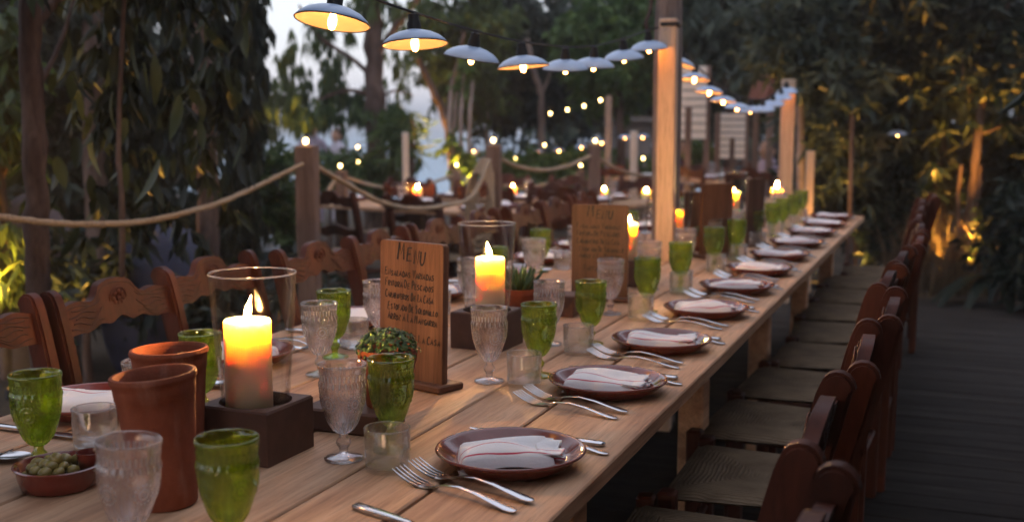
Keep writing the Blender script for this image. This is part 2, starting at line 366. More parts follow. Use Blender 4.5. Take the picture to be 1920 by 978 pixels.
class Kind:                                       # first use is the built thing itself, later uses are copies of it and of its parts
    def __init__(s, root): s.root = root; s.used = False; s.parts = None
    def put(s, loc, rot=(0, 0, 0), label=None, group=None, cat=None, name=None):
        o = s.root if not s.used else copy_tree(s.root)
        s.used = True; o.location = loc; o.rotation_euler = rot if hasattr(rot, '__len__') else (0, 0, rot)
        tag(o, label, cat, group); return o
def leaves(name, clumps, length, width, m, droop=.5, seed=1, parent=None, fold=.25, clump_leaf=0, whorl=0):
    """many small folded leaf blades through the volume of the clumps: (centre, radii, count)"""
    g = np.random.default_rng(seed); cs = []
    for c, r, n in clumps:
        n = int(n); d = g.normal(size=(n, 3)); d /= np.linalg.norm(d, axis=1)[:, None]
        rad = g.random(n) ** .45
        wob = 1 + .35 * np.sin(d[:, 0] * 5.1 + c[0] * 3) * np.sin(d[:, 1] * 4.3 + c[1]) + .25 * np.sin(d[:, 2] * 7 + c[2] * 5)
        cs.append(np.array(c)[None] + d * rad[:, None] * wob[:, None] * np.array(r)[None])
    c = np.concatenate(cs); n = len(c)
    if clump_leaf:                                # gather the leaves into small sprays so that gaps open between them
        k = max(1, n // clump_leaf); idx = g.integers(0, k, n); base = c[g.permutation(n)[:k]][idx]; c = base + (g.normal(size=(n, 3)) * length * 1.1)
    if whorl:                                     # leaves set in rosettes at the twig ends
        k = max(1, n // whorl); idx = np.arange(n) % k; c = c[g.permutation(n)[:k]][idx] + g.normal(size=(n, 3)) * length * .06
    d = g.normal(size=(n, 3)); d /= np.linalg.norm(d, axis=1)[:, None]; d = d * (1 - droop) + np.array([0, 0, -1.0]) * droop
    d /= np.linalg.norm(d, axis=1)[:, None]
    a = g.normal(size=(n, 3)); s = np.cross(d, a); s /= np.linalg.norm(s, axis=1)[:, None]; nn = np.cross(s, d)
    L = (length * (.6 + .8 * g.random(n)))[:, None]; W = (width * (.6 + .8 * g.random(n)))[:, None]
    v = np.empty((n, 4, 3)); v[:, 0] = c; v[:, 1] = c + d * L * .42 + s * W * .5 + nn * W * fold; v[:, 2] = c + d * L; v[:, 3] = c + d * L * .42 - s * W * .5 + nn * W * fold
    f = (np.arange(n) * 4)[:, None] + np.array([0, 1, 2, 0, 2, 3])[None]
    me = bpy.data.meshes.new(name); me.vertices.add(n * 4); me.vertices.foreach_set('co', v.astype(np.float32).ravel())
    me.loops.add(n * 6); me.loops.foreach_set('vertex_index', f.astype(np.int32).ravel())
    me.polygons.add(n * 2); me.polygons.foreach_set('loop_start', (np.arange(n * 2) * 3).astype(np.int32)); me.update(calc_edges=True)
    me.materials.append(m); return obj(name, me, parent)
def blade(length, width, curl, seg=5, arch=.25):  # one large leaf hanging along -Z from its stalk
    mb = MB(); vs = []; fs = []
    for i in range(seg + 1):
        t = i / seg; wd = width * .5 * math.sin(math.pi * min(1, t * .93 + .05)) ** .8 * (1.25 - .55 * t)
        if i == seg: wd = .0005
        y = -curl * length * t * t; z = -length * t * (1 - .12 * curl * t)
        vs += [(-wd, y - arch * wd, z), (0, y + arch * wd * .4, z), (wd, y - arch * wd, z)]
    for i in range(seg):
        a = i * 3; fs += [(a, a + 1, a + 4, a + 3), (a + 1, a + 2, a + 5, a + 4)]
    return mb.add(vs, fs)
def path(pts, n):                                 # smooth curve through points
    pts = [Vector(p) for p in pts]; q = [pts[0] * 2 - pts[1]] + pts + [pts[-1] * 2 - pts[-2]]; out = []
    for i in range(1, len(q) - 2):
        a, b, c, d = q[i - 1:i + 3]
        for k in range(n):
            t = k / n; out.append(.5 * ((2 * b) + (c - a) * t + (2 * a - 5 * b + 4 * c - d) * t * t + (3 * b - a - 3 * c + d) * t ** 3))
    out.append(pts[-1]); return out
RND = random.Random(11)
# ================================================================== THE SETTING
mb = MB(); xs = list(range(-160, 161, 8)); ys = list(range(-30, 13, 6)) + list(range(13, 170, 6))
vs = [(x, y, gz(x, y)) for y in ys for x in xs]; nx = len(xs)
mb.add(vs, [(j * nx + i, j * nx + i + 1, (j + 1) * nx + i + 1, (j + 1) * nx + i) for j in range(len(ys) - 1) for i in range(nx - 1)])
tag(part('ground', mb, M['ground']), 'dark garden soil falling away towards the water', kind='structure')
sea_m, t_, b_ = mat('sea_water'); b_.inputs['Base Color'].default_value = (.10, .24, .36, 1); b_.inputs['Roughness'].default_value = .35
mp_ = coords(t_, (.25, .6, 1), False); n_ = node(t_, 'ShaderNodeTexNoise', Scale=1.0, Detail=4.0); t_.links.new(mp_.outputs[0], n_.inputs[0]); bump(t_, b_, n_.outputs[0], .5, .3)
tag(part('sea', MB().add([(-900, 60, -5), (900, 60, -5), (900, 900, -5), (-900, 900, -5)], [(0, 1, 2, 3)]), sea_m, smooth=False), 'pale water seen between the trunks', kind='structure')
# deck of dark boards running across, each board a part
deck = thing('deck', 'dark timber deck under the long table', None, (0, 0, 0)); deck['kind'] = 'structure'
bm_ = MB().box((0, 0, -.0125), (5.0, .138, .025), 0, .003).mesh('plank', M['deck'])
y = -.3
while y < 9.2:
    obj('plank', bm_, deck, (-.10 + RND.uniform(-.03, .03), y, RND.uniform(-.0015, .0015))); y += .145
part('joist', MB().box((-1.9, 4.4, -.06), (.08, 9.8, .06)).box((-.2, 4.4, -.06), (.08, 9.8, .06)).box((1.6, 4.4, -.06), (.08, 9.8, .06)), M['deck'], deck)

# ================================================================== THE TABLE
table = thing('dining_table', 'long rough-sawn pine table laid for dinner, running from front to back', 'table', (0, 0, 0))
PLK = [(-.55, -.777), (-.785, -.944), (-.952, -1.147), (-1.155, -1.386), (-1.394, -1.602), (-1.61, -1.81)]
for i, (a, b) in enumerate(PLK):
    end = 7.55 + RND.uniform(-.015, .015); z = .745 + RND.uniform(-.0015, .0015)
    yc = (end + .35) / 2; wv = MB(); n = 34; vs = []; fs = []; Lh = (end - .35) / 2; wd = (a - b) / 2
    for k in range(n + 1):                        # a sawn edge is never quite straight
        yy = -Lh + 2 * Lh * k / n; j1 = RND.uniform(-.0012, .0012); j2 = RND.uniform(-.0012, .0012); jz = RND.uniform(-.0006, .0006)
        for (sx, zz) in ((-1, -.015), (-1, .012), (-.965, .015), (.965, .015), (1, .012), (1, -.015)):
            ww = wd if abs(sx) == 1 else wd - .003
            vs.append((math.copysign(ww, sx) + (j1 if sx < 0 else j2), yy, zz + jz))
    for k in range(n):
        for q in range(6): fs.append((k * 6 + q, k * 6 + (q + 1) % 6, k * 6 + 6 + (q + 1) % 6, k * 6 + 6 + q))
    fs += [(0, 1, 2, 3, 4, 5), tuple(n * 6 + q for q in (5, 4, 3, 2, 1, 0))]
    wv.add(vs, fs); part('plank', wv, M['table'], table, angle=25, loc=((a + b) / 2, yc, z))
leg_m = MB().box((0, 0, .345), (.075, .095, .69), 0, .006).mesh('leg', M['table']); bar_m = MB().box((0, 0, 0), (1.12, .07, .068), 0, .005).mesh('bearer', M['table'])
for yy in (.75, 1.95, 3.15, 4.35, 5.55, 6.75):
    obj('bearer', bar_m, table, (-1.18, yy, .694))
    obj('leg', leg_m, table, (-.70, yy + .085, 0)); obj('leg', leg_m, table, (-1.66, yy + .085, 0))
part('rail', MB().box((-1.18, 3.75, .22), (.05, 6.2, .10), 0, .006), M['table'], table)

# ================================================================== CHAIRS
def make_chair():
    root = thing('dining_chair', 'x', 'chair', (0, 0, 0), 0, None)
    def lean(z): return -.205 - (.105 * max(0, (z - .45) / .5) ** 1.25)
    # woven seat with a rounded edge
    sb = MB(); n = 14; vs = []; fs = []
    for side in (1, -1):
        for j in range(n + 1):
            for i in range(n + 1):
                u, v = 2 * i / n - 1, 2 * j / n - 1; wd = .196 + .020 * u
                e = max(0, 1 - max(abs(u), abs(v)) ** 6); dip = -.012 * (1 - max(abs(u), abs(v)))
                vs.append((u * .215, v * wd, .445 + side * .019 * math.sqrt(e) + (dip if side > 0 else 0)))
    for s in (0, 1):
        o = s * (n + 1) ** 2
        for j in range(n):
            for i in range(n): fs.append(tuple(o + k for k in ((j * (n + 1) + i), (j * (n + 1) + i + 1), ((j + 1) * (n + 1) + i + 1), ((j + 1) * (n + 1) + i))))
    part('seat', sb.add(vs, fs), M['rush'], root, angle=60)
    for s in (1, -1):
        z = [0, .2, .42, .55, .66, .76, .84, .89]; hw = [.019, .021, .024, .025, .027, .030, .031, .030]
        L = [(lean(q) + h, q) for q, h in zip(z, hw)]; Rr = [(lean(q) - h, q) for q, h in zip(z, hw)]
        top = [(lean(.90) + .031 * math.cos(a) - .004, .898 + .033 * math.sin(a)) for a in np.linspace(.25, math.pi - .1, 8)]
        out = L + top + Rr[::-1]
        me = MB().prism(out, .034, lambda a, b, h, s=s: (a, s * .205 + h, b)).mesh('back_leg', M['chair'], angle=30)
        bm = bmesh.new(); bm.from_mesh(me); bmesh.ops.bevel(bm, geom=[e for e in bm.edges if e.calc_face_angle(0) > .9], offset=.006, segments=2, affect='EDGES'); bm.to_mesh(me); bm.free()
        me.polygons.foreach_set('use_smooth', [True] * len(me.polygons)); me.set_sharp_from_angle(angle=RAD(50)); obj('back_leg', me, root)
        part('front_leg', MB().box((.195, s * .222, .235), (.044, .044, .47), 0, .006), M['chair'], root)
    # carved crest rail and a plainer rail below it
    def crest(y):
        a = abs(y) / .19; t = .878 + .014 * math.exp(-((a - .74) / .24) ** 2) + .056 * math.exp(-(a / .37) ** 4) + .006 * math.exp(-((a - .30) / .06) ** 2)
        b = .806 + .020 * math.exp(-(a / .55) ** 2) + .007 * math.cos(a * 15) * math.exp(-(a / .6) ** 2); return t, b
    ys = np.linspace(-.19, .19, 45); out = [(y, crest(y)[0]) for y in ys] + [(y, crest(y)[1]) for y in ys[::-1]]
    tl = .20
    def cp(y, z, h): return (lean(z) + h * math.cos(tl), y, z + h * math.sin(tl) * .0)
    me = MB().prism(out, .024, cp).mesh('crest_rail', M['chair'], angle=40)
    cr = obj('crest_rail', me, root)
    gb = MB(); q = .0136                           # carved wavy lines and a border on both faces
    for sd in (1, -1):
        for k in range(5):
            for s in (1, -1):
                pts = []
                for i in range(12):
                    t = i / 11; y = s * (.062 + .112 * t); tp, bt = crest(y); f = (k + .8) / 6.2
                    z = bt + (tp - bt) * f + .005 * math.sin(t * 8 + k * 1.3); pts.append((lean(z) + sd * q - sd * .0012, y, z))
                gb.tube(pts[(k % 2) * 2:12 - (k % 3)], .0016, 4)
        pts = [(lean(crest(y)[0] - .011) + sd * (q - .0012), y, crest(y)[0] - .011) for y in np.linspace(-.178, .178, 40)]; gb.tube(pts, .0014, 4)
    part('carving', gb, M['groove'], cr)
    rb = MB()
    for sd in (1, -1):
        for k in range(8):
            a = k * math.pi / 4; c = (lean(.880) + sd * .0125, .017 * math.cos(a), .880 + .017 * math.sin(a))
            rb.add(*_ball(c, (.004, .0085, .0085)))
        rb.add(*_ball((lean(.880) + sd * .013, 0, .880), (.006, .008, .008)))
        rb.tube([(lean(.880) + sd * .0118, .030 * math.cos(a), .880 + .030 * math.sin(a)) for a in np.linspace(0, 2 * math.pi, 21)], .0022, 5)
    part('rosette', rb, M['chair'], cr)
    out = [(y, .655 + .016 * math.cos(y * 22)) for y in np.linspace(-.19, .19, 25)] + [(y, .585 + .010 * math.cos(y * 33)) for y in np.linspace(.19, -.19, 25)]
    part('slat', MB().prism(out, .02, cp), M['chair'], root)
    st = lambda a, b, r=.012: part('stretcher', MB().tube([a, b], r, 8), M['chair'], root)
    for s in (1, -1): st((.195, s * .222, .20), (-.205, s * .205, .20)); st((.195, s * .222, .31), (-.205, s * .205, .31))
    st((.195, -.222, .27), (.195, .222, .27)); st((-.205, -.205, .25), (-.205, .205, .25))
    seen = set()
    for o in list(root.children) + [k for c in root.children for k in c.children]:      # broad chairs: half a metre over the posts
        if o.data.name not in seen: seen.add(o.data.name); o.data.transform(Matrix.Diagonal((1, 1.14, 1, 1)))
    return root
def _ball(c, r, n=8, m=5):
    vs = [(c[0], c[1], c[2] - r[2])]; fs = []
    for j in range(1, m):
        p = -math.pi / 2 + math.pi * j / m
        for i in range(n): a = 2 * math.pi * i / n; vs.append((c[0] + r[0] * math.cos(p) * math.cos(a), c[1] + r[1] * math.cos(p) * math.sin(a), c[2] + r[2] * math.sin(p)))
    vs.append((c[0], c[1], c[2] + r[2])); e = len(vs) - 1
    for i in range(n):
        k = (i + 1) % n; fs.append((0, 1 + k, 1 + i)); fs.append((e, e - n + i, e - n + k))
        for j in range(m - 2): o = 1 + j * n; fs.append((o + i, o + k, o + n + k, o + n + i))
    return vs, fs
CH = Kind(make_chair())
ORD = ['nearest', 'second', 'third', 'fourth', 'fifth', 'sixth', 'seventh', 'eighth', 'ninth', 'tenth', 'eleventh', 'twelfth', 'thirteenth']
def nth(i, side): return ('nearest chair along the %s side of the long table' % side) if i == 0 else '%s chair from the near end along the %s side' % (ORD[i], side)
LY = [1.41, 1.93, 2.455, 2.965, 3.475, 3.99, 4.52, 5.05, 5.58, 6.12, 6.68]
for i, yy in enumerate(LY):
    dx = RND.uniform(-.02, .02); rz = RND.uniform(-.05, .05)
    if i == 2: dx, rz = 0, .03
    if i == 3: dx = -.06
    CH.put((-1.865 + dx, yy, 0), rz, 'carved red-brown wooden chair with rush seat, ' + ('nearest on the left of the table' if i == 0 else '%s from the near end on the left' % ORD[i]), 'chairs along the left side of the table')
RY = [1.22, 1.76, 2.31, 2.86, 3.41, 3.95, 4.49, 5.03, 5.58, 6.13, 6.68, 7.2]
for i, yy in enumerate(RY):
    CH.put((-.445 + RND.uniform(-.035, .03), yy, 0), math.pi + RND.uniform(-.09, .09), 'carved red-brown wooden chair with rush seat, ' + ('nearest on the right of the table' if i == 0 else '%s from the near end on the right' % ORD[i]), 'chairs along the right side of the table')

# ================================================================== TABLEWARE
TZ = .7605
def make_goblet(name, m):
    root = thing(name, 'x', 'goblet')
    def emb(a, z, i):
        if i > 93: return 0                       # inner wall stays smooth
        d = 0
        if .147 < z < .160: d += .0016 * (abs(math.cos(a * 17)) ** .7) - .0006
        if .135 < z < .146: d += .0009 * math.cos(a * 24)
        for k in range(5):
            da = (a - k * 2 * math.pi / 5 + math.pi) % (2 * math.pi) - math.pi; u = da * .043; q = math.hypot(u, z - .108)
            if q < .021: d += .0018 * math.cos(q * 900) * (1 - q / .024) + (.0009 * math.cos(math.atan2(z - .108, u) * 14) if .009 < q < .017 else 0)
        if z < .085: d += .0014 * math.cos(a * 16) * min(1, (.085 - z) / .02)
        return d
    outer = []
    key = [(.008, .048), (.013, .0505), (.019, .056), (.0245, .064), (.0290, .073), (.0335, .084), (.0370, .095), (.0397, .107), (.0415, .120), (.0425, .131), (.0428, .139), (.0412, .144), (.0402, .148), (.0408, .155), (.0425, .163), (.0436, .169), (.0440, .1735)]
    for i in range(len(key) - 1):
        for s in [k / 6 for k in range(6)]: outer.append((key[i][0] * (1 - s) + key[i + 1][0] * s, key[i][1] * (1 - s) + key[i + 1][1] * s))
    outer = outer[:94]; outer.append((.0437, .1742)); outer.append((.0425, .1750))
    inner = [(.0412, .1742), (.0400, .165), (.0378, .150), (.0385, .137), (.0375, .120), (.0345, .100), (.0290, .081), (.0215, .067), (.012, .0595), (.003, .058)]
    bo = part('bowl', MB().lathe(outer + inner, 168, fn=emb), m, root, angle=80)
    at = bo.data.attributes.new('relief', 'FLOAT', 'POINT'); prof = outer + inner
    at.data.foreach_set('value', [max(0, min(1, emb(2 * math.pi * k / 168, z, i) / .0015)) * (0 if i > 93 else 1) for i, (r, z) in enumerate(prof) for k in range(168)])
    part('stem', MB().lathe([(.0085, .0115), (.0078, .016), (.0085, .021), (.0125, .0265), (.0140, .031), (.0125, .0355), (.0085, .0405), (.0078, .0475)], 24), m, root, angle=80)
    def fl(a, z, i): return (.0006 * math.cos(a * 20)) if z < .006 else 0
    part('foot', MB().lathe([(.0335, 0), (.0350, .0012), (.0350, .0035), (.031, .0050), (.020, .0070), (.012, .0098), (.0083, .0111)], 80, fn=fl), m, root, angle=80)
    return root
GG = Kind(make_goblet('green_goblet', M['green'])); GC = Kind(make_goblet('clear_goblet', M['clear']))
tr_ = thing('glass_tumbler', 'x', 'tumbler')
part('glass_wall', MB().lathe([(.0385, .0105), (.0390, .012), (.0394, .022), (.0400, .0235), (.0396, .025), (.0398, .040), (.0404, .0415), (.0400, .043), (.0405, .074), (.0400, .0755), (.0391, .0755), (.0386, .074), (.0384, .043), (.0378, .0125), (.036, .0105)], 48, closed=True), M['tumbler'], tr_, angle=60)
part('glass_base', MB().lathe([(.0350, 0), (.0376, .0012), (.0384, .0045), (.0386, .0098), (.030, .0098), (.012, .0085), (.003, .008)], 48), M['tumbler'], tr_, angle=60)
part('rim', MB().tube([(.0398 * math.cos(a), .0398 * math.sin(a), .0756) for a in np.linspace(0, 2 * math.pi, 49)], .0011, 6), M['clear'], tr_, angle=80); TU = Kind(tr_)
# clay plate
pr_ = thing('clay_plate', 'x', 'plate')
part('dish', MB().lathe([(.080, 0), (.094, .002), (.108, .010), (.124, .0235), (.1315, .0285), (.1335, .0315), (.1320, .0338), (.1285, .0335), (.122, .0300), (.108, .0190), (.096, .0125), (.085, .0105), (.004, .0100)], 72), M['glaze'], pr_, angle=70)
PL = Kind(pr_)
def make_napkin(seed):
    r = random.Random(seed); mb = MB(); nx_, ny_ = 24, 18
    def slab(Lx, Ly, th, ox, oy, z0, kk, flare):
        vs = []; fs = []
        for sd in (1, -1):
            for j in range(ny_ + 1):
                for i in range(nx_ + 1):
                    u, v = 2 * i / nx_ - 1, 2 * j / ny_ - 1; u_, v_ = math.copysign(abs(u) ** .8, u), math.copysign(abs(v) ** .7, v)
                    e = math.sqrt(max(0, 1 - max(abs(u_) ** 9, abs(v_) ** 5))); x, y = ox + u_ * Lx, oy + v_ * Ly
                    sag = -.007 * max(0, abs(x / .08) - .5) ** 1.5 + .004 * math.sin(x * 32 + seed) + .003 * math.sin(y * 55 + x * 25 + seed * 1.7)
                    fr = flare * math.sin(v_ * 8 + kk * 2.1 + seed) * max(0, u_ + .2)
                    vs.append((x * (1 - .04 * abs(v_) ** 4) + fr, y + .0022 * math.sin(x * 60 + seed + kk), z0 + (th * e * (1 + .13 * math.sin(x * 40 + seed) * math.cos(y * 50) + .10 * math.sin(y * 34 + seed * 2.3 + x * 14) - .16 * math.exp(-((y - .012 + .1 * x) / .007) ** 2)) if sd > 0 else -.004 * e) + sag * (1 if sd > 0 else .4) + fr * .5))
        for s in (0, 1):
            o = s * (nx_ + 1) * (ny_ + 1)
            for j in range(ny_):
                for i in range(nx_): a = o + j * (nx_ + 1) + i; fs.append((a, a + 1, a + nx_ + 2, a + nx_ + 1))
        mb.add(vs, fs)
    slab(.086, .061, .0290, -.004, 0, .0050, 0, 0)
    for k in range(5): slab(.022, .054 - .003 * (k % 2), .0034, .071 + r.uniform(-.003, .003), r.uniform(-.002, .002), .0040 + .0062 * k, k, .0045)
    return mb.mesh('napkin', M['napkin'], angle=70)
NAPS = [make_napkin(s) for s in (1, 2, 3, 4)]
# cutlery: spine along +X from the handle end
KF = 1.32
def bar(secs, n=8):                               # (x, z, half width, half thickness) stations
    mb = MB(); vs = []; fs = []
    for x, z, hw, ht in secs:
        x *= KF; z *= 1.15; hw *= 1.2; ht *= 1.1
        for k in range(n): a = 2 * math.pi * (k + .5) / n; vs.append((x, hw * math.copysign(abs(math.cos(a)) ** .7, math.cos(a)), z + ht * math.copysign(abs(math.sin(a)) ** .7, math.sin(a))))
    for i in range(len(secs) - 1):
        for k in range(n): j = (k + 1) % n; fs.append((i * n + k, i * n + j, (i + 1) * n + j, (i + 1) * n + k))
    fs += [tuple(range(n - 1, -1, -1)), tuple((len(secs) - 1) * n + k for k in range(n))]
    return mb.add(vs, fs)
HAND = [(0, .0035, .0035, .0010), (.004, .0036, .0070, .0016), (.012, .0042, .0088, .0018), (.03, .007, .0078, .0018), (.06, .0125, .0056, .0018), (.09, .0150, .0038, .0017), (.115, .0115, .0030, .0017), (.128, .0068, .0034, .0015)]
fk = thing('fork', 'x', 'fork')
part('handle', bar(HAND), M['steel'], fk, angle=60)
hd = bar([(.1275, .0068, .0034, .0014), (.136, .0042, .0078, .0011), (.145, .0034, .0112, .0010), (.152, .0038, .0122, .0009)])
for k in range(4):
    y = (k - 1.5) * .0086; vs = [(.151, .0042), (.165, .0067), (.180, .0135), (.196, .0230)]
    hd.tube([(x * KF, y * (1 + .02 * i), z) for i, (x, z) in enumerate(vs)], [.0027, .0022, .0018, .0010], 6)
part('tines', hd, M['steel'], fk, angle=60); FK = Kind(fk)
kn = thing('knife', 'x', 'knife')
part('handle', bar([(0, .005, .004, .002), (.004, .005, .0085, .004), (.03, .005, .0088, .0045), (.08, .005, .0070, .0042), (.098, .005, .0062, .0036)]), M['steel'], kn, angle=60)
part('blade', bar([(.0985, .005, .0060, .0014), (.115, .0048, .0088, .0011), (.17, .0046, .0098, .0009), (.20, .0046, .0080, .0008), (.213, .0046, .0030, .0006)], 8), M['steel'], kn, angle=60); KN = Kind(kn)
sp = thing('spoon', 'x', 'spoon')
part('handle', bar(HAND), M['steel'], sp, angle=60)
sb = MB(); vs = []; fs = []
for i in range(11):
    t = i / 10; x = .127 + .062 * t; hw = .021 * math.sin(math.pi * (.06 + .90 * t)) ** .75
    for j in range(9):
        v = j / 4 - 1; vs.append((x * KF, 1.2 * hw * v, .0065 + .004 * t - .0085 * (1 - v * v) * math.sin(math.pi * t) ** .6 * .6))
for i in range(10):
    for j in range(8): a = i * 9 + j; fs.append((a, a + 1, a + 10, a + 9))
part('bowl', sb.add(vs, fs), M['steel'], sp, angle=60); SP = Kind(sp)

PY = [1.25, 1.781, 2.367, 2.879, 3.437, 3.962, 4.479, 4.994, 5.546, 6.128, 6.66, 7.18]
def where(i, side): return 'nearest place on the %s' % side if i == 0 else '%s place from the near end on the %s' % (ORD[i], side)
for i, yy in enumerate(PY):
    wr = where(i, 'right'); px = -.712 + RND.uniform(-.006, .006)
    if i > 0:
        PL.put((px, yy, TZ), RND.uniform(0, 6), 'oxblood clay plate under a folded napkin, ' + wr, 'clay plates on the long table')
        nk = obj('napkin', NAPS[i % 4], None, (px - .005, yy, TZ + .0065), (RND.uniform(-.03, .03), RND.uniform(-.03, .03), .28 + RND.uniform(-.26, .20)))
        tag(nk, 'folded white napkin with thin red stripe, ' + wr, 'napkin', 'folded napkins on plates')
    # two forks crossing on the near side of the plate, handles to the table edge; knife and spoon beyond it
    a1 = math.pi + RND.uniform(-.05, .05)
    if i > 0:
        FK.put((-.617 + RND.uniform(-.008, .008), yy - .226, TZ), math.pi - .335 + RND.uniform(-.04, .04) + min(i, 4) * .03, 'front fork of the steel pair, ' + wr, 'forks on the table')
        FK.put((-.605 + RND.uniform(-.008, .008), yy - .178, TZ + .003), math.pi - .315 + RND.uniform(-.05, .05) + min(i, 4) * .03, 'steel fork nearer the plate, ' + wr, 'forks on the table')
    if i == 0: KN.put((-.856, 1.486, TZ), -.34, 'steel knife lying at the bottom edge of the picture, handle end towards the tumbler', 'knives on the table')
    else: KN.put((-.588, yy + .170, TZ), math.pi - .10 + RND.uniform(-.06, .06), 'steel table knife beyond the plate, ' + wr, 'knives on the table')
    if i > 0: SP.put((-.566, yy + .118, TZ), math.pi - .16 + RND.uniform(-.06, .06), 'steel spoon handle beside the plate, ' + wr, 'spoons on the table')

def gob(kind, x, y, lab, grp, lean=(0, 0)): kind.put((x, y, TZ), (lean[0], lean[1], RND.uniform(0, 6)), lab, grp)
GRN = [(-.946, 1.783), (-.907, 2.458), (-.911, 2.875), (-.902, 3.439), (-.909, 3.929), (-.917, 4.561), (-.898, 4.961), (-.913, 5.542), (-.905, 6.05), (-.91, 6.45), (-.90, 6.85), (-.91, 7.25)]
GWR = ['behind the tumbler at the front', 'beside the first candle box beyond the menu board', 'behind the third tumbler', 'right of the far menu board', 'just right of the lit pine post', 'first beyond the lit pine post', 'second beyond the lit pine post', 'third beyond the lit pine post', 'fourth beyond the lit pine post', 'fifth beyond the lit pine post', 'sixth beyond the lit pine post', 'last in the row at the far end']
for (x, y), wh in zip(GRN, GWR): gob(GG, x, y, 'green pressed-glass goblet in the right-hand row, ' + wh, 'green goblets')
CLR = [(-1.003, 1.707), (-.995, 2.363), (-1.015, 2.83), (-1.00, 3.36), (-1.02, 3.92), (-1.01, 4.45), (-1.01, 4.98), (-1.0, 5.5), (-1.01, 6.0), (-1.0, 6.5), (-1.01, 7.0)]
CWR = ['in front of the dark block with the basil', 'in front of the second candle box', 'behind the second green goblet', 'in front of the far menu board', 'left of the lit pine post', 'right of the lit pine post', 'second beyond the lit pine post', 'third beyond the lit pine post', 'fourth beyond the lit pine post', 'fifth beyond the lit pine post', 'last at the far end']
for (x, y), wh in zip(CLR, CWR): gob(GC, x, y, 'clear pressed-glass goblet in the right-hand row, ' + wh, 'clear goblets')
TUM = [(-.900, 1.68), (-.906, 2.358), (-.901, 2.741), (-.885, 3.30), (-.89, 3.86), (-.885, 4.45), (-.88, 4.9), (-.885, 5.45), (-.88, 6.0), (-.885, 6.5), (-.88, 7.0)]
TWR = ['nearest one, left of the front forks', 'second from the near end', 'third from the near end', 'fourth from the near end', 'fifth from the near end', 'sixth from the near end', 'seventh from the near end', 'eighth from the near end', 'ninth from the near end', 'tenth from the near end', 'last at the far end']
for (x, y), wh in zip(TUM, TWR): gob(TU, x, y, 'small clear glass tumbler in the right-hand row, ' + wh, 'glass tumblers')
# front pair, cut by the lower edge of the picture
gob(GC, -1.035, 1.178, 'clear pressed-glass goblet in front of the terracotta wine coolers, cut off at the bottom', 'clear goblets', (0, -.05))
gob(GG, -.910, 1.238, 'green goblet in front of the nearest candle box, cut off at the bottom', 'green goblets')
# left-hand row
LG = [(-1.452, 1.445, 'beside the bowl of olives'), (-1.425, 1.86, 'half hidden behind the wine coolers'), (-1.469, 2.465, 'between the candle and the menu board'), (-1.48, 3.02, 'behind the near menu board'), (-1.47, 3.55, 'behind the second candle'), (-1.552, 4.22, 'behind the succulent'), (-1.47, 4.7, 'behind the far menu board'), (-1.47, 5.25, 'beyond the lit pine post'), (-1.47, 5.8, 'second beyond the lit pine post'), (-1.47, 6.35, 'third beyond the lit pine post'), (-1.47, 6.9, 'last at the far end')]
for x, y, wh in LG: gob(GG, x, y, 'green pressed-glass goblet in the left-hand row, ' + wh, 'green goblets')
LC = [(-1.345, 1.60, 'behind the front wine cooler'), (-1.40, 2.28, 'seen through the nearest candle glass'), (-1.445, 2.66, 'left of the near menu board'), (-1.42, 3.22, 'seen beside the second candle'), (-1.44, 3.85, 'behind the second candle glass'), (-1.46, 4.42, 'left of the far menu board'), (-1.42, 5.0, 'behind the far menu board'), (-1.42, 5.6, 'beyond the lit pine post'), (-1.42, 6.2, 'last at the far end')]
for x, y, wh in LC: gob(GC, x, y, 'clear pressed-glass goblet in the left-hand row, ' + wh, 'clear goblets')
for x, y, wh in [(-1.47, 1.60, 'behind the olives'), (-1.44, 2.02, 'left of the nearest candle box'), (-1.49, 2.60, 'behind the left-hand green goblet'), (-1.50, 3.15, 'behind the near menu board'), (-1.5, 3.7, 'behind the second candle'), (-1.5, 4.35, 'left of the far menu board')]:
    gob(TU, x, y, 'small clear glass tumbler in the left-hand row, ' + wh, 'glass tumblers')
LP = [(-1.66, 1.20), (-1.66, 1.80), (-1.66, 2.33), (-1.66, 2.90), (-1.66, 3.44), (-1.66, 3.98), (-1.66, 4.52), (-1.66, 5.06), (-1.66, 5.6), (-1.66, 6.14), (-1.66, 6.7)]
for i, (x, y) in enumerate(LP):
    wr = where(i, 'left')
    PL.put((x, y, TZ), RND.uniform(0, 6), 'oxblood clay plate under a folded napkin, ' + wr, 'clay plates on the long table')
    nk = obj('napkin', NAPS[(i + 2) % 4], None, (x, y, TZ + .0065), (0, 0, .35 + RND.uniform(-.2, .2) + math.pi))
    tag(nk, 'folded white napkin with thin red stripe, ' + wr, 'napkin', 'folded napkins on plates')
    FK.put((x - .13, y + .20, TZ), .22 + RND.uniform(-.05, .05), 'steel fork farther from the plate, ' + wr, 'forks on the table')
    FK.put((x - .13, y + .155, TZ + .003), .16 + RND.uniform(-.05, .05), 'steel fork nearer the plate, ' + wr, 'forks on the table')
    KN.put((x - .13, y - .17, TZ), RND.uniform(-.06, .06), 'steel table knife before the plate, ' + wr, 'knives on the table')
    SP.put((x - .10, y + .25, TZ), RND.uniform(-.1, .1) + .2, 'steel spoon lying past the forks, ' + wr, 'spoons on the table')

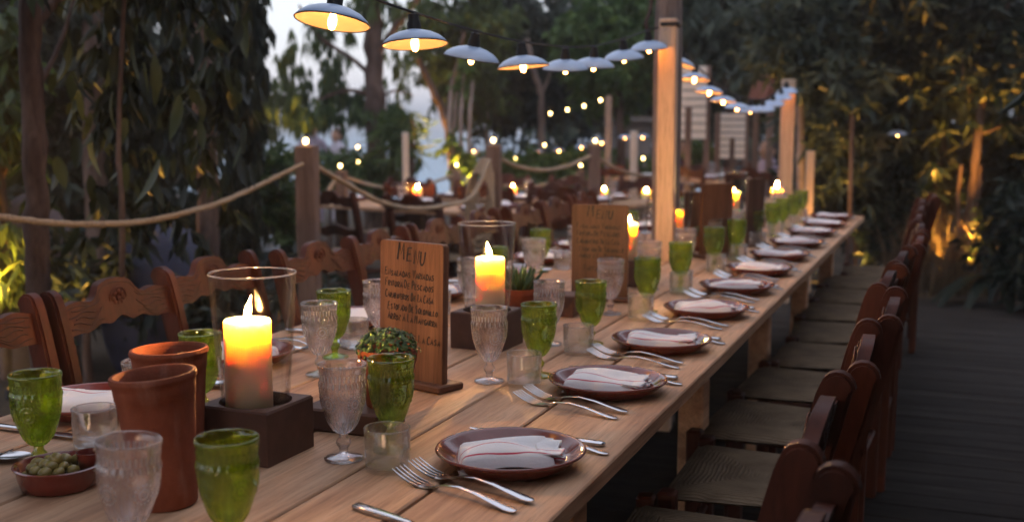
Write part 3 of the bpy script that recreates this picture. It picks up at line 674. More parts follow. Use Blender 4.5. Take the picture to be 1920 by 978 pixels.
# ================================================================== CANDLES
def make_block(w_, d_, h_, hole):
    mb = MB(); o = []; n = 24
    x, y = w_ / 2, d_ / 2
    def sq(a, k=1.0):
        c, s = math.cos(a), math.sin(a); q = 1 / max(abs(c) / x, abs(s) / y); return (c * q * k, s * q * k)
    angs = [2 * math.pi * (i + .5) / n for i in range(n)]
    ca = math.atan2(y, x)
    for k, a0 in enumerate((ca, math.pi - ca, math.pi + ca, 2 * math.pi - ca)): angs[min(range(n), key=lambda i: abs(angs[i] - a0))] = a0
    rows = []
    for kind, r, z in (('s', 1, 0), ('s', 1, h_ - .004), ('s', .965, h_), ('c', hole, h_), ('c', hole, h_ - .025)):
        rows.append([(sq(a, r) if kind == 's' else (r * math.cos(a), r * math.sin(a))) + (z,) for a in angs])
    vs = [v for r in rows for v in r]; fs = []
    for i in range(len(rows) - 1):
        for k in range(n): j = (k + 1) % n; fs.append((i * n + k, i * n + j, i * n + n + j, i * n + n + k))
    fs += [tuple(range(n - 1, -1, -1)), tuple((len(rows) - 1) * n + k for k in range(n))]
    return mb.add(vs, fs)
blk_m = make_block(.150, .145, .098, .066).mesh('block', M['block'], angle=30)
h0 = thing('hurricane_glass', 'x', 'glass shade')
# a single-wall sleeve with thick rolled rim, open at both ends
part('sleeve', MB().lathe([(.0590, 0), (.0640, .06), (.0690, .12), (.0738, .18), (.0785, .2565), (.0763, .2565), (.0716, .18), (.0668, .12), (.0618, .06), (.0568, .0)], 64, closed=True), M['hurricane'], h0, angle=80)
part('rim', MB().tube([(.0774 * math.cos(a), .0774 * math.sin(a), .2575) for a in np.linspace(0, 2 * math.pi, 65)], .0017, 6), M['clear'], h0, angle=80)
part('base', MB().lathe([(.050, -.001), (.0575, 0), (.0585, .006), (.0560, .007), (.004, .007)], 48), M['hurricane'], h0, angle=80)
HU = Kind(h0)
def make_candle(r, h, fl=1.0, lean=(.0, .0)):
    root = thing('pillar_candle', 'x', 'candle')
    wl = .07 * h
    prof = [(r * .97, 0), (r, .002), (r, h * .3), (r, h * .6), (r, h * .8), (r, h - .004), (r * .985, h - .0015), (r * .93, h), (r * .80, h - .002), (r * .74, h - wl * .35), (r * .66, h - wl * .75), (r * .45, h - wl * .95), (.003, h - wl)]
    def wob(a, z, i): return .0009 * math.sin(3 * a + 1) + (.0012 * math.sin(2 * a) if i in (7, 8, 9) else 0)
    part('wax', MB().lathe(prof, 40, fn=wob), M['wax'], root, angle=75)
    wk = part('wick', MB().tube([(0, 0, h - wl + .001), (.001, 0, h - wl * .7), (.002, .001, h - wl * .45)], .0013, 6), M['wick'], root)
    z0 = h - wl * .35; H = .042 * fl
    pr = []
    for i in range(13):
        t = i / 12; pr.append((.0046 * fl * (math.sin(math.pi * min(1, t * .96 + .04)) ** .8) * (1 - t) ** .75 * 1.75 + .0002, t * H))
    mb = MB().lathe(pr, 14); mb.v = [(x + lean[0] * ((z / H) ** 1.6) * H, y + lean[1] * ((z / H) ** 1.6) * H, z + z0) for x, y, z in mb.v]
    part('flame', mb, M['flame'], root, angle=80); return root
#        x, y, candle radius, height, flame, lean, where
CAND = [(-1.172, 1.685, .0425, .166, 1.15, (.16, .10), 'nearest'), (-1.168, 2.760, .0395, .160, 1.05, (-.14, -.08), 'second'), (-1.13, 4.02, .034, .150, 1.1, (.0, .0), 'third'),
        (*tuple(P(1267, 395, 5.02).xy), .036, .135, 1.0, (.05, 0), 'fourth'), (-1.14, 6.15, .038, .145, 1.0, (0, 0), 'fifth'), (*tuple(P(1457, 350, 7.15).xy), .040, .095, 1.0, (0, 0), 'sixth and farthest')]
for i_, (x, y, r, h, fl, ln, wh) in enumerate(CAND):
    bz = TZ + .098
    if wh == 'sixth and farthest': bz = TZ + .12
    bo = obj('candle_block', blk_m, None, (x, y, TZ), (0, 0, RND.uniform(-.04, .04)))
    if wh == 'sixth and farthest': bo.scale = (1.3, 1.1, 1.22)
    tag(bo, 'dark brown square block holding the %s candle, on the table' % wh, 'candle block', 'candle blocks along the table')
    if wh != 'sixth and farthest': HU.put((x, y, bz - .024), RND.uniform(0, 6), 'tall clear glass shade around the %s lit candle' % wh, 'hurricane glasses')
    c = make_candle(r, h, fl, ln); c.location = (x + (-.0115, .010, 0, 0, 0, 0)[i_], y - (.004 if i_ < 2 else 0), bz - .017 if wh != 'sixth and farthest' else bz - .024)
    tag(c, 'cream pillar candle, lit, %s of those down the table' % wh, 'candle', 'pillar candles')

# ================================================================== COOLERS, OLIVES, POTS
prof = [(.044, 0), (.0465, .003), (.0485, .03), (.0535, .10), (.0590, .165), (.0605, .186), (.0620, .188), (.0632, .205), (.0640, .2135), (.0665, .2165), (.0675, .2215), (.0655, .2265), (.0610, .2270), (.0580, .2235), (.0555, .20), (.0510, .12), (.043, .012), (.004, .010)]
ck = thing('terracotta_cooler', 'x', 'wine cooler'); part('pot', MB().lathe([(r, z * .935) for r, z in prof], 64), M['terra'], ck, angle=45); CK = Kind(ck)
CK.put((-1.142, 1.396, TZ), (.0, -.075, .4), 'terracotta wine cooler in front of the other, between goblets', 'terracotta wine coolers')
CK.put((-1.252, 1.556, TZ), (.0, -.03, 0), 'terracotta wine cooler standing behind the other one, left of the candle', 'terracotta wine coolers')
def dish(name, lab, x, y, R_, H, cat='bowl'):
    t = thing(name, lab, cat, (x, y, TZ))
    part('clay', MB().lathe([(R_ * .80, 0), (R_ * .86, .002), (R_ * .93, H * .5), (R_ * .96, H * .85), (R_ * 1.02, H * .93), (R_ * 1.03, H), (R_ * .98, H * 1.03), (R_ * .91, H * .9), (R_ * .84, H * .3), (R_ * .78, H * .2), (.003, H * .19)], 56), M['glaze'], t, angle=60); return t
ox, oy = -1.368, 1.402
dish('olive_dish', 'round glazed clay dish of olives beside the left green goblet', ox, oy, .070, .038)
cup = thing('stone_cup', 'tiny dark clay cup standing among the olives', 'cup', (ox + .036, oy + .034, TZ + .019))
part('clay', MB().lathe([(.016, 0), (.020, .004), (.0215, .030), (.0225, .034), (.0205, .034), (.019, .028), (.017, .008), (.002, .007)], 32), M['glaze'], cup, angle=60)
ov = [MB().add(*_ball((0, 0, 0), (.0115 * k, .0092 * k, .0090 * k), 12, 8)).mesh('olive', M['olive'], angle=80) for k in (1.0, 1.12, .92)]
spots = []
for ring, (rr, n, z) in enumerate(((.050, 15, .018), (.033, 9, .022), (.014, 4, .020), (.040, 11, .034), (.020, 6, .038), (.0, 1, .046))):
    for k in range(n):
        a = 2 * math.pi * k / n + ring * .7; x, y = rr * math.cos(a), rr * math.sin(a)
        if (x - .036) ** 2 + (y - .034) ** 2 < .031 ** 2: continue
        spots.append((x, y, z))
for i, (x, y, z) in enumerate(spots):
    o = obj('olive', ov[i % 3], None, (ox + x + RND.uniform(-.002, .002), oy + y + RND.uniform(-.002, .002), TZ + z + RND.uniform(-.001, .001)), (RND.uniform(-.5, .5), RND.uniform(-.5, .5), RND.uniform(0, 6)))
    tag(o, 'small plump green olive heaped in the clay dish', 'olive', 'olives in the clay dish')
dish('clay_saucer', 'glazed clay saucer cut off at the lower left edge of the picture', -1.405, 1.205, .06, .030, 'saucer')
# basil on a dark block
pb = thing('pot_block', 'low dark brown wooden block under the potted basil', 'block', (-1.095, 1.905, TZ))
part('wood', MB().box((0, 0, .0225), (.17, .12, .045), .0, .004), M['block'], pb)
def pot_profile(r, h): return [(r * .66, 0), (r * .70, .002), (r * .90, h * .74), (r * .94, h * .76), (r * .99, h * .97), (r, h), (r * .93, h), (r * .86, h * .8), (r * .82, h * .78)]
def basil(x, y, z, r, h, lab, seed, dome):
    t = thing('potted_basil', lab, 'potted plant', (x, y, z))
    part('pot', MB().lathe(pot_profile(r, h), 48), M['terra'], t, angle=45)
    part('soil', MB().lathe([(r * .80, h * .82), (r * .5, h * .86), (.003, h * .87)], 24), M['soil'], t)
    g = random.Random(seed); mb = MB()
    for k in range(620):
        a = g.uniform(0, 2 * math.pi); q = math.sqrt(g.random()); ph = q * math.pi / 2
        c = Vector((dome * math.sin(ph) * math.cos(a), dome * math.sin(ph) * math.sin(a), h * .9 + dome * .78 * math.cos(ph))) * 1
        c.x *= .86 + .16 * g.random(); c.y *= .86 + .16 * g.random()
        nrm = Vector((math.sin(ph) * math.cos(a), math.sin(ph) * math.sin(a), math.cos(ph) + .35)).normalized()
        u = nrm.cross(Vector((g.uniform(-1, 1), g.uniform(-1, 1), g.uniform(-1, 1)))).normalized(); v = nrm.cross(u); s = g.uniform(.007, .0125) * dome / .062
        nn = (nrm + u * g.uniform(-.5, .7)).normalized(); u = (u - nn * u.dot(nn)).normalized(); v = nn.cross(u)
        mb.add([c, c + u * s * .5 + v * s * .42 + nn * s * .10, c + u * s * 1.05 - nn * s * .18, c + u * s * .5 - v * s * .42 + nn * s * .10, c + u * s * .5 + nn * s * .02], [(0, 4, 1), (1, 4, 2), (2, 4, 3), (3, 4, 0)])
    f = part('foliage', mb, M['basil'], t, smooth=False); f['kind'] = 'stuff'; return t
basil(-1.028, 1.925, TZ + .045, .061, .116, 'bushy green basil in a terracotta pot in front of the menu board', 3, .064)
for x, y, wh in [(-1.12, 5.22, 'left of the fifth candle'), (-1.06, 6.55, 'beyond the fifth candle'), (-1.13, 6.85, 'close to the farthest candle')]:
    basil(x, y, TZ, .055, .09, 'small green potted herb on the table ' + wh, int(y * 7), .055)
ag = thing('potted_succulent', 'spiky green succulent in a square-set terracotta pot beside the second candle', 'potted plant', (-1.195, 3.06, TZ + .04))
part('pot', MB().lathe(pot_profile(.062, .075), 40), M['terra'], ag, angle=45); part('soil', MB().lathe([(.05, .06), (.03, .064), (.003, .065)], 24), M['soil'], ag)
for k in range(26):
    a = k * 2.4; el = .35 + 1.05 * (k / 26); L = .085 - .02 * (k / 26); mb = MB(); c0 = Vector((.014 * math.cos(a), .014 * math.sin(a), .062))
    dr = Vector((math.cos(a) * math.cos(el), math.sin(a) * math.cos(el), math.sin(el))); pts = [c0 + dr * L * s + Vector((0, 0, .016 * s * s)) for s in (0, .3, .6, .85, 1)]
    mb.tube(pts, [.0065, .0085, .0068, .0035, .0006], 6); part('leaf', mb, M['agave'], ag, angle=60)
b2 = thing('pot_block', 'low dark brown wooden block under the spiky succulent', 'block', (-1.19, 3.05, TZ)); part('wood', MB().box((0, 0, .02), (.16, .13, .04), 0, .004), M['block'], b2)
b3 = thing('pot_block', 'plain brown wooden block right of the succulent pot, left of the far menu board', 'block', (-1.145, 3.30, TZ)); part('wood', MB().box((0, 0, .034), (.12, .10, .068), 0, .004), M['block'], b3)

# ================================================================== MENU BOARDS (handwritten capitals, drawn stroke by stroke)
FONT = {'A': [[(0, 0), (.32, 1), (.62, 0)], [(.1, .36), (.55, .40)]], 'B': [[(0, 0), (.02, 1), (.45, .86), (.4, .58), (.05, .52), (.55, .38), (.5, .08), (0, 0)]], 'C': [[(.55, .86), (.3, 1), (.05, .7), (.02, .3), (.25, 0), (.58, .12)]],
        'D': [[(.04, 0), (.04, 1), (.4, .9), (.6, .5), (.42, .08), (.04, 0)]], 'E': [[(.55, 1), (.05, .96), (.03, .5), (.0, 0), (.58, .03)], [(.03, .5), (.46, .54)]], 'F': [[(.6, 1), (.05, .95), (.03, 0)], [(.04, .52), (.45, .56)]],
        'G': [[(.55, .88), (.28, 1), (.03, .6), (.08, .12), (.4, 0), (.58, .4), (.34, .42)]], 'I': [[(.12, 0), (.14, 1)]], 'L': [[(.05, 1), (.03, 0), (.52, .05)]], 'M': [[(0, 0), (.1, 1), (.36, .3), (.62, 1), (.72, 0)]],
        'N': [[(.02, 0), (.05, 1), (.52, 0), (.56, 1)]], 'O': [[(.3, 1), (.05, .72), (.06, .22), (.3, 0), (.56, .3), (.55, .75), (.3, 1)]], 'P': [[(.04, 0), (.05, 1), (.5, .9), (.48, .58), (.05, .46)]], 'R': [[(.03, 0), (.05, 1), (.5, .88), (.45, .58), (.08, .5), (.58, 0)]],
        'S': [[(.52, .9), (.22, 1), (.06, .76), (.45, .42), (.42, .1), (.03, .05)]], 'T': [[(0, .96), (.6, 1)], [(.32, .98), (.28, 0)]], 'U': [[(.03, 1), (.05, .25), (.28, 0), (.5, .25), (.56, 1)]], 'V': [[(0, 1), (.28, 0), (.58, 1)]], 'Z': [[(.03, .95), (.56, 1), (.05, 0), (.6, .05)]]}
def write(mb, text, x, z, h, adv, sw, rng, slope=-.03, first=1.35):
    cx_ = x
    for wd in text.split(' '):
        for i, ch in enumerate(wd):
            k = first if i == 0 else rng.uniform(.82, 1.0); jx, jz = rng.uniform(-.06, .06) * h, rng.uniform(-.07, .07) * h; sl = .16 + rng.uniform(-.05, .05)
            for st in FONT[ch]:
                pts = [Vector((p[0], p[1], 0)) for p in st]; pts = path(pts, 4) if len(pts) > 3 and ch in 'BCDGOPRSU' else pts
                pt = [(cx_ + jx + (p[0] * adv * 1.18 * (1.1 if i == 0 else 1) + p[1] * h * sl * .5), z + jz + (p[1] * h * k) + slope * (cx_ - x)) for p in pts]
                vs = []; fs = []
                for q in range(len(pt)):
                    a = Vector(pt[max(q - 1, 0)]); b = Vector(pt[min(q + 1, len(pt) - 1)]); d = (b - a).normalized() if (b - a).length > 0 else Vector((1, 0)); nrm = Vector((-d.y, d.x)) * sw * .5 * rng.uniform(.8, 1.25)
                    c = Vector(pt[q]); l, r = c + nrm, c - nrm; vs += [(l.x, 0, l.y), (r.x, 0, r.y)]
                for q in range(len(pt) - 1): fs.append((2 * q, 2 * q + 1, 2 * q + 3, 2 * q + 2))
                mb.add(vs, fs)
            cx_ += adv * (1.14 if i == 0 else 1.0) * (1.25 if ch == 'M' else .55 if ch == 'I' else 1)
        cx_ += adv * .55
    return mb
LINES = [('ENSALADAS VARIADAS', .0, .245), ('FRITURA DE PESCADOS', .0, .220), ('CARABINEROS DE LA CASA', .0, .193), ('ESTOFADO DE SOLOMILLO', .008, .166), ('ARROZ A LA MANGARRA', .008, .143), ('TARTA DE LA CASA', .020, .100)]
def menu(A, B, H, label, seed, text=True, tilt=-.03, th=.018):
    """A, B are the bottom ends of the front face"""
    W = (B - A).length; rz = math.atan2(B.y - A.y, B.x - A.x)
    t = thing('menu_board', label, 'menu board', (A + B) / 2, rz, 'menu boards'); t.rotation_euler = (tilt, 0, rz)
    x = W / 2; r = .008; out = [(-x, 0), (x, 0)] + [(x - r + r * math.cos(a), H - r + r * math.sin(a)) for a in np.linspace(0, math.pi / 2, 5)] + [(-x + r - r * math.cos(a), H - r + r * math.sin(a)) for a in np.linspace(math.pi / 2, 0, 5)]
    part('board', MB().prism(out, th, lambda a, b, h: (a, th / 2 + h, b + .006)), M['board'], t, angle=30)
    part('foot', MB().box((.0, .016, .009), (W + .03, .085, .016), 0, .003), M['block'], t)
    if text:
        g = random.Random(seed); mb = MB()
        write(mb, 'MENU', -.036, .282, .031, .0175, .0036, g, -.10, 1.25); rows = [mb]
        for s, dx, z in LINES:
            n = len(s); adv = .138 / (n * .97 + 1); rows.append(write(MB(), s, -.068 + dx, z, .0132, adv, .0021, g))
        f = W / .165
        for mb in rows: mb.v = [(a * f, -.0012, b * H / .325 + .006) for a, _, b in mb.v]; tag(part('handwriting', mb, M['ink'], t, smooth=False), kind='stuff')
    return t
def bd(x0, x1, y0, y1, ztop):                     # ends of a board's top edge as seen, dropped to the table
    a, b = T(x0, y0, ztop), T(x1, y1, ztop); a.z = b.z = TZ; return a, b
menu(*bd(708, 826, 450, 461, 1.090), .325, 'wooden menu board with black handwriting, behind the basil pot', 5)
menu(*bd(1072, 1178, 384, 386, 1.085), .320, 'blurred wooden menu board with black handwriting, left of the third candle', 8)
menu(T(1368, 343, 1.09).xy.to_3d() + Vector((0, 0, TZ)), T(1312, 345, 1.09).xy.to_3d() + Vector((0, 0, TZ)), .325, 'dark wooden menu board seen from behind, between the fourth and fifth candles', 9)
menu(T(1427, 334, 1.09).xy.to_3d() + Vector((0, 0, TZ)), T(1398, 335, 1.09).xy.to_3d() + Vector((0, 0, TZ)), .325, 'farthest wooden menu board seen from behind, right of the fifth candle', 12)
pn = thing('wooden_panel', 'small upright wooden panel glowing orange beside the fourth candle', 'panel', (-1.00, 5.02, TZ), 1.0)
pn.location = T(1300, 470, TZ); pn.rotation_euler = (0, 0, .55); part('board', MB().box((0, 0, .14), (.10, .018, .28), 0, .004), M['board'], pn)
# ================================================================== FESTOON LAMPS OVER THE TABLE
lp = thing('enamel_lamp', 'x', 'lamp')
shp = [(.0795, 0), (.0800, .0015), (.0740, .0100), (.0610, .0205), (.0430, .0285), (.0260, .0330), (.0180, .0350)]
shade = MB().lathe(shp, 48)
shade.f = [f for f in shade.f if len(f) == 4]
part('shade', shade, M['enamel'], lp, angle=70)
lin = MB().lathe([(.0180, .0335), (.0250, .0318), (.0420, .0272), (.0600, .0190), (.0730, .0085), (.0785, .0005)], 48); lin.f = [f for f in lin.f if len(f) == 4]
part('lining', lin, M['lining'], lp, angle=70)
part('rim', MB().tube([(.0800 * math.cos(a), .0800 * math.sin(a), .0005) for a in np.linspace(0, 2 * math.pi, 49)], .0016, 6), M['rim'], lp)
part('socket', MB().lathe([(.0170, .024), (.0170, .050), (.0135, .058), (.0130, .072), (.006, .075)], 20), M['black'], lp, angle=40)
part('bulb', MB().lathe([(.001, -.017), (.006, -.0145), (.0095, -.004), (.0095, .006), (.007, .015), (.006, .024)], 14), M['bulb'], lp, angle=80)
LK = Kind(lp)
# pixel of the rim centre, distance, roll, tilt towards the viewer
LAMPS = [(623, 42, 2.37, -8.5, 8), (778, 84, 2.71, 2.5, 6), (884, 110, 3.20, -9.5, -7), (981, 126, 3.46, 4.5, 1.5), (1060, 130, 3.95, 0, -9), (1113, 125, 4.25, -2, -8), (1170, 110, 4.5, 3, -10), (1217, 92, 4.74, 4, -9),
         (1273, 122, 5.35, -14, 6), (1302, 150, 5.75, -3, 7), (1330, 174, 6.2, -5, 5), (1356, 191, 6.7, -3, 3), (1382, 203, 7.1, -3, 0), (1407, 208, 7.4, 0, -5), (1431, 207, 7.7, 2, -8), (1450, 197, 7.9, 3, -9), (1465, 185, 8.1, 3, -9), (1475, 173, 8.28, 2, -9)]
LWH = ['largest and nearest, at the top left', 'second from the near end, glowing inside', 'third from the near end, tipped away', 'fourth from the near end, glowing edge', 'fifth from the near end', 'sixth from the near end, bulb hidden', 'seventh from the near end', 'touching the front of the lit pine post',
       'first beyond the lit pine post, half hidden', 'second beyond the lit pine post', 'third beyond the lit pine post', 'fourth beyond the lit pine post', 'fifth beyond the lit pine post', 'sixth beyond the lit pine post', 'seventh beyond the lit pine post', 'eighth beyond the lit pine post', 'ninth beyond the lit pine post', 'touching the far lit post']
CAB = []
for (px, py, d, roll, tilt), wh in zip(LAMPS, LWH):
    if d > 7: tilt -= 4
    loc = P(px, py, d)
    view = (loc - Vector((0, 0, EYE))); view.z = 0; view.normalize(); right = Vector((view.y, -view.x, 0))
    mt = Matrix.Rotation(RAD(roll), 3, -view) @ Matrix.Rotation(RAD(-tilt), 3, right)
    o = LK.put(loc, tuple(mt.to_euler()), 'pale blue enamel festoon lamp, ' + wh, 'festoon lamps over the table')
    CAB.append(loc + mt @ Vector((0, 0, .078)))
c1 = path([P(470, -75, 2.0)] + CAB[:8] + [P(1246, 50, 4.80)], 6); c2 = path([P(1256, 50, 4.92)] + CAB[8:] + [P(1476, 160, 8.34)], 5)
tag(part('lamp_cable', MB().tube(c1, .0034, 6), M['black']), 'black cable carrying the near festoon lamps to the lit pine post', 'cable', 'lamp cables')
tag(part('lamp_cable', MB().tube(c2, .0042, 6), M['black']), 'black cable carrying the far festoon lamps between the two lit posts', 'cable', 'lamp cables')

# ================================================================== POSTS AT THE TABLE
def post(name, lab, x, y, z0, z1, wx, wy, m, grp=None, rz=0, cat='post'):
    o = part(name, MB().box((0, 0, (z1 + z0) / 2), (wx, wy, z1 - z0), 0, .005), m, None, loc=(x, y, 0), rot=(0, 0, rz)); return tag(o, lab, cat, grp)
pp = thing('pine_post', 'tall squared pine post rising through the table, lit orange by a lamp', 'post', (-1.178, 4.79, 0), .10)
part('timber', MB().box((0, 0, .90), (.076, .085, 1.80), 0, .004), M['pale_post'], pp)
part('strap', MB().box((.008, 0, 1.775), (.082, .092, .022), 0, .006), M['black'], pp)
lg = thing('pole', 'rough round tree pole standing behind the lit pine post', 'pole', (-1.215, 4.93, 0))
g = random.Random(3); pts = [(.004 * g.uniform(-1, 1) + (.02 if z > 2 else 0) * (z - 2), .004 * g.uniform(-1, 1), z) for z in np.linspace(0, 3.6, 22)]
part('trunk', MB().tube(pts, [.060 + .004 * g.uniform(-1, 1) for _ in pts], 14), M['palebark'], lg)
part('limb', MB().tube(path([P(1219, 72, 4.90) - Vector(lg.location), P(1211, 45, 4.90) - Vector(lg.location), P(1219, 20, 4.92) - Vector(lg.location), P(1224, -25, 4.95) - Vector(lg.location)], 5), .009, 8), M['bark'], lg)
p2 = P(1474, 300, 8.42); post('pine_post', 'farther squared pine post at the end of the table, lit orange', p2.x, p2.y, 0, 1.68, .10, .10, M['pale_post'], None, .2)

# ================================================================== ROPE FENCE
FP = {}
def fpost(key, px, ptop, d, wpx, lab, rz=0.25):
    q = P(px, ptop, d); wv = wpx * d / FPX * .80; z0 = gz(q.x, q.y)
    FP[key] = (q, wv)
    post('fence_post', lab, q.x, q.y, z0, q.z, wv, wv, M['post'], 'posts of the rope fence', rz)
fpost('a', 575, 273, 6.0, 46, 'thick dark square fence post left of the near menu board, rope on both sides')
fpost('b', 926, 272, 8.2, 33, 'dark fence post with rope coil hung on it')
fpost('c', 1115, 272, 9.9, 30, 'dark fence post behind the far menu board', .3)
fpost('z', -150, 250, 3.9, 55, 'dark fence post beyond the left edge holding up the thick rope')
fpost('d', 450, 322, 8.2, 20, 'thin fence post in the foliage left of the thick post')
fpost('e', 640, 320, 9.6, 25, 'thinner fence post just right of the thick one')
fpost('f', 857, 318, 11.4, 20, 'thin grey fence post left of the post with rope coil')
fpost('g', 1090, 318, 13.0, 18, 'thin reddish fence post left of the post behind the far menu board')
fpost('h', 1300, 305, 14.2, 16, 'far thin fence post behind the long table')
def rope(pts, r, lab, n=7):
    tag(part('rope', MB().tube(path(pts, n), r, 9, twist=2 * math.pi / (r * 5.5)), M['rope'], angle=80), lab, 'rope', 'ropes of the fence')
rope([P(-150, 380, 3.9), P(0, 406, 4.02), P(100, 418, 4.15), P(190, 420, 4.32), P(280, 413, 4.58), P(400, 384, 5.1), P(480, 350, 5.72), P(568, 308, 5.93)], .0125, 'thick hemp rope sagging from the left edge to the thick dark post')
rope([P(592, 312, 6.05), P(650, 345, 6.3), P(710, 377, 6.7), P(770, 391, 7.05), P(830, 386, 7.45), P(885, 368, 7.85), P(918, 300, 8.1)], .0150, 'thick hemp rope from the thick dark post to the post with rope coil')
rope([P(938, 298, 8.25), P(975, 313, 8.6), P(1020, 319, 9.0), P(1065, 311, 9.4), P(1106, 293, 9.8)], .0150, 'hemp rope between the coil post and the post behind the far menu')
rope([P(1122, 296, 9.9), P(1160, 318, 10.5), P(1215, 330, 11.3), P(1260, 326, 12.5), P(1296, 312, 14.0)], .0150, 'hemp rope running right from the post behind the far menu')
rope([P(455, 345, 8.2), P(485, 372, 8.6), P(520, 393, 9.0), P(560, 395, 9.2), P(600, 375, 9.4), P(634, 330, 9.6)], .0150, 'hemp rope of the second fence behind the thick post')
rope([P(645, 330, 9.6), P(690, 346, 10.1), P(740, 353, 10.6), P(800, 345, 11.0), P(852, 328, 11.4)], .0150, 'hemp rope of the second fence behind the near candle glass')
rope([P(862, 330, 11.4), P(920, 345, 11.9), P(980, 350, 12.2), P(1040, 342, 12.6), P(1086, 326, 13)], .0150, 'hemp rope of the second fence behind the coil post')
q, wv = FP['b']; cb = MB(); g = random.Random(4)
for k in range(9):                                # a hank of rope hung over the post
    o = Vector((g.uniform(-.02, .02), -.11 - .013 * k * .3, 0)); s = -1
    top = q + Vector((-.03 * k / 9, -.09, -.10 - .012 * k)); wd = .16 + .012 * k; ht = .30 + .035 * k
    pts = [top + Vector((wd * .5 * math.sin(a) * (1 if math.sin(a) > 0 else .7) - .05, -.006 * k, -ht * .5 * (1 - math.cos(a)))) for a in np.linspace(0, 2 * math.pi, 25)]
    cb.tube(pts, .011, 7, twist=100)
tag(part('rope_coil', cb, M['rope'], angle=80), 'hank of grey rope hung over the fence post', 'rope coil')

# bulbs on the post tops and in the garden
bb = thing('garden_bulb', 'x', 'light bulb')
part('bulb', MB().lathe([(.001, -.016), (.009, -.012), (.0135, 0), (.011, .010), (.006, .018)], 12), M['farbulb'], bb, angle=80)
part('socket', MB().lathe([(.008, .017), (.008, .038), (.002, .040)], 10), M['black'], bb); BK = Kind(bb)
BUL = [(573, 265, 5.95, 'on the thick dark fence post'), (925, 263, 8.15, 'on the coil post'), (1116, 264, 9.85, 'on the post behind the far menu'), (638, 311, 9.55, 'on the thinner post right of the thick one'), (449, 312, 8.15, 'on the thin post in the left foliage'), (856, 309, 11.35, 'on the thin grey post'), (1089, 310, 12.95, 'on the thin reddish post'),
       (671, 276, 12, 'upper of two beside the big trunk'), (671, 303, 12, 'lower of two beside the big trunk'), (1021, 272, 14, 'yellow one before the hedge'), (966, 298, 14, 'low one before the hedge'), (1206, 297, 13, 'left of the lit pine post'), (1064, 206, 13, 'left of the row by the grey post'), (1095, 199, 12.5, 'middle of the row by the grey post'), (1126, 188, 12, 'right of the row by the grey post'), (1032, 213, 14, 'dim one, far left of the row by the grey post'), (1587, 267, 9.5, 'alone in the dark trees on the right')]
for px, py, d, wh in BUL: BK.put(P(px, py, d), (RND.uniform(-.3, .3), 0, 0), 'small glowing bulb ' + wh, 'small bulbs in the garden')
far_l = [(888, 283, 15), (939, 285, 14.5), (1008, 285, 15), (1048, 283, 14.5), (1090, 276, 14), (1128, 268, 14), (1172, 258, 13.5), (1205, 257, 13.5), (1300, 275, 15), (1335, 277, 14.6), (1383, 280, 14), (1432, 281, 13.4), (1480, 281, 12.6), (1575, 272, 9.6), (1683, 252, 9)]
for i, (px, py, d) in enumerate(far_l):
    k_ = d / 14
    o = LK.put(P(px, py, d), (RND.uniform(-.12, .12), RND.uniform(-.12, .12), 0), ['far white enamel lamp of the second string, %s' % z for z in ('left of the coil post', 'right of the coil post', 'over the hedge', 'right of the yellow bulb', 'above the thin reddish post', 'beside the post behind the far menu', 'left of the pale slim post', 'right of the pale slim post', 'right of the lit pine post', 'before the dark post by the cream wall', 'before the smaller cream panel', 'right of the smaller cream panel', 'at the far lit post', 'alone in the dark trees', 'dim one in the trees on the right')][i], 'far festoon lamps')
tag(part('lamp_cable', MB().tube(path([P(px, py - 8, d) for px, py, d in far_l[:8]], 4), .004, 5), M['black']), 'thin far cable over the hedge', 'cable', 'lamp cables')
tag(part('lamp_cable', MB().tube(path([P(px, py - 8, d) for px, py, d in far_l[8:13]], 4), .004, 5), M['black']), 'thin far cable before the cream wall', 'cable', 'lamp cables')

# ================================================================== FAR TERRACE: posts, wall panels, hut, tables, people
def gpost(px, ptop, d, wpx, lab, m, pbot=None):
    q = P(px, ptop, d); z0 = gz(q.x, q.y); wv = wpx * d / FPX
    return post('garden_post', lab, q.x, q.y, z0, q.z, wv, wv, m, 'posts in the garden', .3)
gpost(760, 248, 10.5, 11, 'slim pale post behind the near menu board', M['pale_paint'])
gpost(1189, 246, 11.0, 14, 'slim pale post left of the lit pine post', M['pale_paint'])
gpost(1141, 180, 12.2, 12, 'tall grey post left of the lit pine post', M['palebark'])
gpost(1291, 200, 11.6, 12, 'dark post in front of the cream wall', M['post'])
gpost(1418, 205, 11.5, 11, 'thin brownish post left of the far lit post', M['post'])
gpost(1373, 258, 11.9, 9, 'dark low post before the smaller cream panel', M['post'])
wallm = plain('cream_board_wall', (.72, .63, .55), .8, noise=.10, nscale=3); hutm = plain('grey_hut_wall', (.20, .175, .165), .85, noise=.15, nscale=3); roofm = plain('red_brown_roof', (.16, .055, .035), .8, noise=.3, nscale=9, bstr=.4)
def panel(px0, px1, py0, py1, d, lab, m, n):
    a, b = P(px0, py0, d), P(px1, py1, d); W = (Vector((b.x, b.y)) - Vector((a.x, a.y))).length; H = a.z - b.z
    t = thing('wall_panel', lab, 'wall', ((a.x + b.x) / 2, (a.y + b.y) / 2, b.z), YAW, 'wall panels')
    me = MB().box((0, 0, 0), (W, .03, H / n - .012), 0, .004).mesh('board', m)
    for k in range(n): obj('board', me, t, (0, .004 * (k % 2), H * (k + .5) / n))
    part('frame', MB().box((-W / 2 - .02, .05, H / 2 - .6), (.06, .06, H + 1.2)).box((W / 2 + .02, .05, H / 2 - .6), (.06, .06, H + 1.2)), M['post'], t)
panel(1267, 1323, 124, 262, 12.2, 'tall cream boarded wall behind the lit pine post', wallm, 9)
panel(1351, 1396, 212, 298, 12.6, 'smaller cream boarded panel right of the tall cream wall', wallm, 7)
